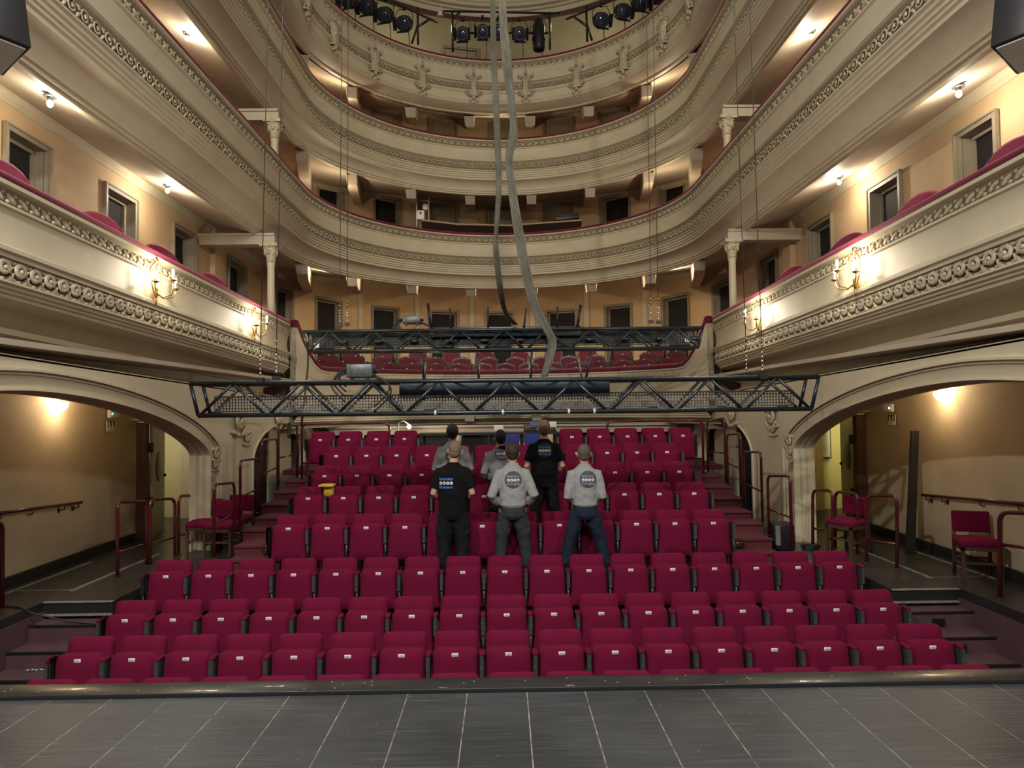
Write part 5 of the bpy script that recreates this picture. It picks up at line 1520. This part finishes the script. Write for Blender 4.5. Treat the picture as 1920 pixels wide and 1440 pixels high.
# ================================================================== PEOPLE
DG = bpy.context.evaluated_depsgraph_get
M['skin'] = mat('skin', (.56, .32, .22), .55, noise_amt=.1, nscale=20)
M['skin2'] = mat('skin_pale', (.62, .38, .28), .55, noise_amt=.1, nscale=20)
M['tee'] = mat('black_cotton', (.006, .006, .008), .9, 0, .2, bump=.15, bscale=60)
M['sweat'] = mat('heather_grey_cotton', (.36, .37, .37), .95, noise_amt=.12, nscale=60, bump=.15, bscale=200)
M['sweat2'] = mat('darker_grey_cotton', (.25, .25, .26), .95, noise_amt=.12, nscale=60, bump=.15, bscale=200)
M['trouser_black'] = mat('black_work_trousers', (.009, .009, .011), .85, 0, .25, bump=.2, bscale=30)
M['trouser_grey'] = mat('charcoal_work_trousers', (.035, .037, .042), .85, 0, .3, bump=.2, bscale=30)
M['trouser_navy'] = mat('navy_work_trousers', (.012, .019, .040), .85, 0, .3, bump=.2, bscale=30)
M['shirt_blue'] = mat('blue_undershirt', (.03, .14, .45), .8)
M['shoe'] = mat('black_shoe', (.012, .012, .012), .5)
M['h_dark'] = mat('black_hair', (.012, .009, .008), .55, noise_amt=.4, nscale=60, bump=.5, bscale=120)
M['h_brown'] = mat('dark_brown_hair', (.045, .025, .015), .55, noise_amt=.4, nscale=60, bump=.5, bscale=120)
M['h_sand'] = mat('sandy_hair', (.24, .15, .085), .55, noise_amt=.5, nscale=60, bump=.5, bscale=120)
M['h_shaved'] = mat('cropped_hair', (.13, .105, .085), .8, noise_amt=.3, nscale=90)
M['h_crop'] = mat('cropped_light_hair', (.24, .17, .12), .8, noise_amt=.35, nscale=90)
M['logo_blue'] = mat('blue_print', (.06, .24, .75), .7)
M['logo_pale'] = mat('pale_blue_print', (.30, .36, .52), .7)
M['logo_white'] = mat('white_print', (.75, .75, .75), .7)
M['disc_grey'] = mat('grey_print_disc', (.085, .085, .095), .8)
M['disc_dark'] = mat('dark_print_disc', (.022, .024, .024), .8)
M['eye'] = mat('eye_white', (.8, .8, .78), .2)
wr = bpy.data.textures.new('folds', 'CLOUDS'); wr.noise_scale = .09; wr.noise_depth = 1

def bake(mb, name, m_, parent, voxel=.011, it=4, folds=0, scale=1.0):
    me = bpy.data.meshes.new('t'); me.from_pydata([tuple(Vector(v)) for v in mb.v], [], mb.f)
    o = bpy.data.objects.new('t', me); COL.objects.link(o)
    md = o.modifiers.new('r', 'REMESH'); md.mode = 'VOXEL'; md.voxel_size = voxel
    ms = o.modifiers.new('s', 'SMOOTH'); ms.iterations = it; ms.factor = .5
    if folds:
        d = o.modifiers.new('d', 'DISPLACE'); d.texture = wr; d.strength = folds; d.mid_level = .5
    dg = DG(); dg.update()
    ev = o.evaluated_get(dg)
    nm = bpy.data.meshes.new_from_object(ev); nm.name = name
    bpy.data.objects.remove(o)
    nm.materials.clear(); nm.materials.append(M[m_])
    nm.polygons.foreach_set('use_smooth', [True]*len(nm.polygons))
    r = bpy.data.objects.new(name, nm); COL.objects.link(r); r.parent = parent
    return r

def loft(mb, secs, n=22, pw=2.3):
    """closed body of horizontal superellipse rings: (cx, cy, z, rx, ry)"""
    rows = []
    for (cx, cy, z, rx, ry) in secs:
        row = []
        for k in range(n):
            a = 2*PI*k/n; c, s = math.cos(a), math.sin(a)
            row.append((cx+rx*math.copysign(abs(c)**(2/pw), c), cy+ry*math.copysign(abs(s)**(2/pw), s), z))
        rows.append(row)
    vs = [p for r in rows for p in r]; fs = [tuple(range(n))[::-1]]
    for i in range(len(rows)-1):
        for k in range(n): fs.append((i*n+k, i*n+(k+1) % n, (i+1)*n+(k+1) % n, (i+1)*n+k))
    fs.append(tuple(range((len(rows)-1)*n, len(rows)*n)))
    mb.add(vs, fs, 0, True)

def V(*a): return Vector(a)
def hand(mb, wr_, dr, side, palm_n):
    """hand at the wrist: dr = direction of the fingers, palm_n = the way the palm faces"""
    dr = dr.normalized(); pn = (palm_n-dr*palm_n.dot(dr)).normalized(); lat = dr.cross(pn)
    c = wr_+dr*.055
    R = basis(lat, pn, dr)
    mb.ell(c, (.042, .017, .055), R, 0, 12, 8)
    for k, (o, L) in enumerate(((-.030, .070), (-.010, .080), (.010, .076), (.030, .060))):
        a = c+lat*o+dr*.035; pts = [a]; d = dr.copy()
        for s_ in (.45, .32, .23):
            d = (d+pn*.55).normalized(); pts.append(pts[-1]+d*L*s_)
        mb.tube(pts, [.0095, .0088, .008, .007], 8)
    a = c-dr*.015+lat*side*.035
    mb.tube([a, a+(lat*side*.03+dr*.02), a+(lat*side*.035+dr*.05+pn*.015)], [.012, .0105, .009], 8)

def person(label, loc, H, p):
    t = thing('person', label, 'person', loc, p.get('rz', 0))
    k = H/1.8
    def K(v): return Vector(v)*k
    def SC(mb):
        mb.v = [tuple(Vector(v)*k) for v in mb.v]; return mb
    hx, hy = p.get('head', (0, .02)); tilt = p.get('tilt', 0)
    elb = p['elbow']; wrs = p['wrist']; ft = p['feet']; kn = p['knee']
    # ---- one continuous body
    m = MB()
    loft(m, [(0, 0, .84, .12, .09), (0, 0, .92, .155, .105), (0, 0, 1.02, .145, .10), (0, 0, 1.10, .135, .095), (0, 0, 1.25, .155, .105), (0, 0, 1.37, .165, .10), (0, 0, 1.44, .13, .08), (0, 0, 1.49, .075, .065)])
    m.tube([V(0, 0, 1.46), V(hx*.4, hy*.3, 1.53), V(hx*.9, hy*.8, 1.62)], [.066, .060, .062], 14)
    hc = V(hx, hy, 1.685); HR = (Ry(tilt) @ Rx(p.get('nod', 0)))
    HS = 1.13; HR = HR @ Matrix.Scale(HS, 3)
    def HP(x, y, z): return hc+HR @ V(x, y, z)
    m.ell(HP(0, -.008, .012), (.075, .094, .098), HR, 0, 20, 14)
    m.ell(HP(0, .022, -.055), (.058, .066, .068), HR, 0, 16, 10)
    m.ell(HP(0, .05, -.095), (.03, .03, .025), HR)
    m.ell(HP(0, .092, -.02), (.013, .022, .03), HR); m.ell(HP(0, .086, -.062), (.024, .012, .008), HR)
    m.ell(HP(0, .075, .02), (.055, .018, .012), HR)
    for s in (-1, 1):
        m.ell(HP(s*.080, .0, -.012), (.012, .020, .033), HR @ Ry(s*.25), 0, 10, 8)
        sh = V(s*.172, 0, 1.395); e = V(s*elb[0], elb[1], elb[2]); w_ = V(s*wrs[0], wrs[1], wrs[2])
        m.tube([V(s*.10, 0, 1.39), sh, sh+(e-sh)*.35, e, e+(w_-e)*.3, w_], [.05, .050, .052, .040, .042, .027], 12)
        hand(m, w_, (w_-e)*.6+V(-s*.05, .0, -.03), -s, V(-s*.4, -.6, .2))
        hp = V(s*.095, 0, .90); kk = V(s*kn[0], kn[1], kn[2]); f = V(s*ft[0], ft[1], .09)
        m.tube([hp, hp+(kk-hp)*.4, kk, kk+(f-kk)*.3, f, f+V(0, 0, -.03)], [.088, .08, .058, .058, .04, .04], 12)
        m.ell(f+V(0, .06, -.05), (.04, .11, .035))
    body = bake(SC(m), 'body', p.get('skin', 'skin'), t, .0075, 2)
    # ---- face and hair
    for s in (-1, 1):
        m = MB(); m.ell(HP(s*.031, .080, .0), (.013, .010, .010), HR); o = SC(m).build('eye', 'eye', t, local=True)
    m = MB(); hs = p.get('hair', 'h_dark'); th = p.get('hthick', .006)
    m.ell(HP(0, -.022, .024), (.076+th, .090+th, .094+th), HR, 0, 20, 14)
    m.ell(HP(0, -.040, -.028), (.064+th*.5, .060+th*.5, .062), HR, 0, 16, 10)
    if th > .008:
        m.ell(HP(.01, .035, .085), (.055, .045, .030), HR); m.ell(HP(-.03, -.02, .10), (.04, .05, .022), HR)
    bake(SC(m), 'hair', hs, t, .007, 2, p.get('hfold', .002))
    # ---- upper garment
    m = MB(); g = p['top']; ex = p.get('girth', 1.0); hem = p['hem']
    if g == 'tee':
        loft(m, [(0, 0, hem, .172*ex, .125*ex), (0, 0, hem+.05, .175*ex, .13*ex), (0, 0, 1.06, .172*ex, .13*ex), (0, 0, 1.2, .18*ex, .13*ex), (0, 0, 1.32, .195*ex, .135), (0, 0, 1.41, .190*ex, .118), (0, 0, 1.46, .150, .105), (0, 0, 1.505, .100, .088), (0, .0, 1.54, .073, .074)])
    else:
        loft(m, [(0, 0, hem, .160*ex, .125*ex), (0, 0, hem+.045, .162*ex, .128*ex), (0, 0, hem+.06, .185*ex, .142*ex), (0, 0, 1.08, .185*ex, .14*ex), (0, 0, 1.2, .185*ex, .14*ex), (0, 0, 1.32, .20*ex, .14), (0, 0, 1.41, .192*ex, .122), (0, 0, 1.465, .152, .108), (0, .0, 1.51, .100, .09), (0, 0, 1.55, .072, .074)])
    for s in (-1, 1):
        sh = V(s*.172, 0, 1.405); e = V(s*elb[0], elb[1], elb[2]); w_ = V(s*wrs[0], wrs[1], wrs[2])
        if g == 'tee':
            q = sh+(e-sh)*.72; m.tube([V(s*.08, 0, 1.42), sh, sh+(e-sh)*.35, q], [.075, .078, .076, .078], 14)
        else:
            wq = e+(w_-e)*.88
            m.tube([V(s*.08, 0, 1.42), sh, sh+(e-sh)*.4, e, e+(w_-e)*.35, wq-(w_-e)*.12, wq], [.075, .078, .070, .062, .060, .050, .036], 14)
    top = bake(SC(m), 'tshirt' if g == 'tee' else 'sweatshirt', p['topm'], t, .010, 5, .018)
    if p.get('under'):
        m = MB(); loft(m, [(0, 0, hem-.035, .162*ex, .118*ex), (0, 0, hem+.03, .164*ex, .12*ex)]); SC(m).build('undershirt', p['under'], t, local=True)
    # ---- trousers and shoes
    m = MB(); bg = p.get('baggy', 1.0)
    loft(m, [(0, 0, .80, .12*bg, .115), (0, -.005, .86, .165*bg, .135), (0, -.005, .93, .168, .13), (0, 0, 1.01, .155, .115)])
    for s in (-1, 1):
        hp = V(s*.088, 0, .89); kk = V(s*kn[0], kn[1], kn[2]); f = V(s*ft[0], ft[1], .06)
        m.tube([hp, hp+(kk-hp)*.45, kk, kk+(f-kk)*.5, f+V(0, 0, .05), f], [.098*bg, .095*bg, .080*bg, .076*bg, .075*bg, .070], 14)
        if p.get('pockets'): m.rbox(hp+(kk-hp)*.55+V(s*.075*bg, -.01, 0), (.05, .14, .18), .02)
    bake(SC(m), 'trousers', p['trm'], t, .011, 4, .022)
    for s in (-1, 1):
        m = MB(); f = V(s*ft[0], ft[1], 0); m.ell(f+V(0, .07, .045), (.05, .145, .05)); m.rbox(f+V(0, .06, .018), (.095, .28, .034), .012)
        SC(m).build('shoe', 'shoe', t, local=True)
    # ---- print on the back, laid on the cloth
    me = top.data; bvh = BVHTree.FromPolygons([v.co for v in me.vertices], [list(q.vertices) for q in me.polygons])
    lx, lz = p['logo']; logos = []
    def lay(mb_, off):
        out = []
        for (x, _, z) in mb_.v:
            hit = bvh.ray_cast(V(x, -1, z), V(0, 1, 0))[0]
            out.append((x, (hit.y if hit else -.13)-off, z))
        mb_.v = out
    if p.get('disc'):
        m = MB(); R_ = .112; rings = 9; n = 36; vs = [(lx, 0, lz)]; fs = []
        for i in range(1, rings+1):
            for j in range(n): a = 2*PI*j/n; vs.append((lx+R_*i/rings*math.cos(a), 0, lz+R_*i/rings*math.sin(a)))
        for j in range(n): fs.append((0, 1+j, 1+(j+1) % n))
        for i in range(rings-1):
            for j in range(n): fs.append((1+i*n+j, 1+(i+1)*n+j, 1+(i+1)*n+(j+1) % n, 1+i*n+(j+1) % n))
        m.add(vs, fs, 0, True); lay(m, .0045); m.build('print_disc', p['disc'], t, local=True)
    def text(s_, zc, size, mt):
        cu = bpy.data.curves.new('txt', 'FONT'); cu.body = s_; cu.size = size; cu.align_x = 'CENTER'; cu.offset = .0011; cu.resolution_u = 3
        o = bpy.data.objects.new('txt', cu); COL.objects.link(o); dg = DG(); dg.update()
        me_ = bpy.data.meshes.new_from_object(o.evaluated_get(dg)); bpy.data.objects.remove(o)
        m = MB(); m.add([(v.co.x+lx, 0, v.co.y+zc) for v in me_.vertices], [list(q.vertices) for q in me_.polygons])
        lay(m, .008); m.build('print_lettering', mt, t, local=True)
    S = p.get('ls', 1.0)
    text('Interieur', lz+.030*S, .047*S, p['logom']); text('Reiniging', lz-.068*S, .047*S, p['logom'])
    m = MB(); m2 = MB()
    for i in range(4):
        cx = lx+(-.064+.0427*i)*S; n = 16; r = .0195*S
        vs = [(cx, 0, lz-.006)]+[(cx+r*math.cos(2*PI*j/n), 0, lz-.006+r*math.sin(2*PI*j/n)) for j in range(n)]
        m.add(vs, [(0, 1+j, 1+(j+1) % n) for j in range(n)])
        glyph = [[(-.010, -.008), (.008, -.008), (.004, .004), (-.006, .002)], [(-.008, -.010), (.008, -.010), (.002, .010), (-.002, .010)],
                 [(-.008, .010), (-.003, .010), (.009, -.010), (.001, -.010)], [(-.011, -.006), (.011, -.006), (.011, -.001), (-.011, .003)]][i]
        m2.add([(cx+x*S, 0, lz-.006+z*S) for x, z in glyph], [(0, 1, 2, 3)])
    lay(m, .008); lay(m2, .010)
    m.build('print_icons', 'logo_white', t, local=True); m2.build('icon_shapes', 'disc_dark', t, local=True)
    return t

def stand(px, top_px, top_py, Y, zf):
    T = at(top_px, top_py, Y); B = at(px, 900, Y)
    return (B.x, Y, zf), T.z-zf
Z4, Z5 = ROWZ[4], ROWZ[5]
loc, H = stand(849, 855, 829, 9.22, Z4)
person('person in a black T-shirt with blue back print, cropped hair, front left', loc, H, dict(rz=-.03, head=(.03, .03), tilt=.10, nod=-.12, hair='h_crop', hthick=.002, skin='skin2',
       elbow=(.255, -.02, 1.13), wrist=(.17, .17, 1.02), feet=(.12, 0), knee=(.12, .02, .50), top='tee', topm='tee', hem=.84, girth=1.10, trm='trouser_black', baggy=1.18, pockets=True, logo=(-.075, 1.30), ls=1.1, logom='logo_blue'))
loc, H = stand(961, 960, 833, 9.25, Z4)
person('person in a pale grey sweatshirt and charcoal trousers, front row middle', loc, H, dict(rz=.02, head=(.0, .02), tilt=.05, nod=-.1, hair='h_brown', hthick=.010,
       elbow=(.285, -.05, 1.12), wrist=(.19, .10, .98), feet=(.20, 0), knee=(.155, .01, .50), top='sweat', topm='sweat', hem=.93, girth=.98, trm='trouser_grey', baggy=1.05, pockets=True, logo=(.005, 1.325), disc='disc_grey', logom='logo_pale', ls=1.0))
loc, H = stand(1096, 1096, 835, 9.22, Z4)
person('person in a grey sweatshirt and navy trousers, legs apart, front right', loc, H, dict(rz=-.02, head=(0, .02), hair='h_shaved', hthick=.003, nod=-.05,
       elbow=(.235, -.03, 1.10), wrist=(.12, .17, 1.05), feet=(.29, 0), knee=(.215, .01, .50), top='sweat', topm='sweat', hem=.94, girth=.92, trm='trouser_navy', baggy=1.08, under='shirt_blue', logo=(.035, 1.32), disc='disc_grey', logom='logo_pale'))
loc, H = stand(849, 847, 797, 10.3, Z5)
person('person in a grey sweatshirt with black hair, back left behind the black T-shirt', loc, H, dict(rz=0, head=(0, .02), hair='h_dark', hthick=.008, skin='skin2',
       elbow=(.265, -.02, 1.13), wrist=(.14, .17, 1.05), feet=(.13, 0), knee=(.11, .01, .50), top='sweat', topm='sweat', hem=.92, girth=1.12, trm='trouser_black', logo=(.02, 1.29), disc='disc_grey', logom='logo_pale'))
loc, H = stand(938, 939, 808, 10.3, Z5)
person('person in a darker grey sweatshirt with black hair, back middle', loc, H, dict(rz=.12, head=(.01, .02), hair='h_dark', hthick=.008,
       elbow=(.27, -.05, 1.13), wrist=(.16, .14, 1.00), feet=(.13, 0), knee=(.12, .01, .50), top='sweat', topm='sweat2', hem=.95, girth=.98, trm='trouser_black', logo=(.02, 1.32), disc='disc_grey', logom='logo_pale'))
loc, H = stand(1021, 1021, 790, 10.3, Z5)
person('tall person with sandy hair in a black T-shirt, back right', loc, H, dict(rz=0, head=(0, .02), nod=-.08, hair='h_sand', hthick=.010, skin='skin2',
       elbow=(.27, -.04, 1.13), wrist=(.19, .17, .99), feet=(.17, 0), knee=(.14, .01, .50), top='tee', topm='tee', hem=.86, girth=1.12, trm='trouser_black', baggy=1.1, logo=(-.0, 1.36), disc='disc_dark', logom='logo_blue', ls=1.05))
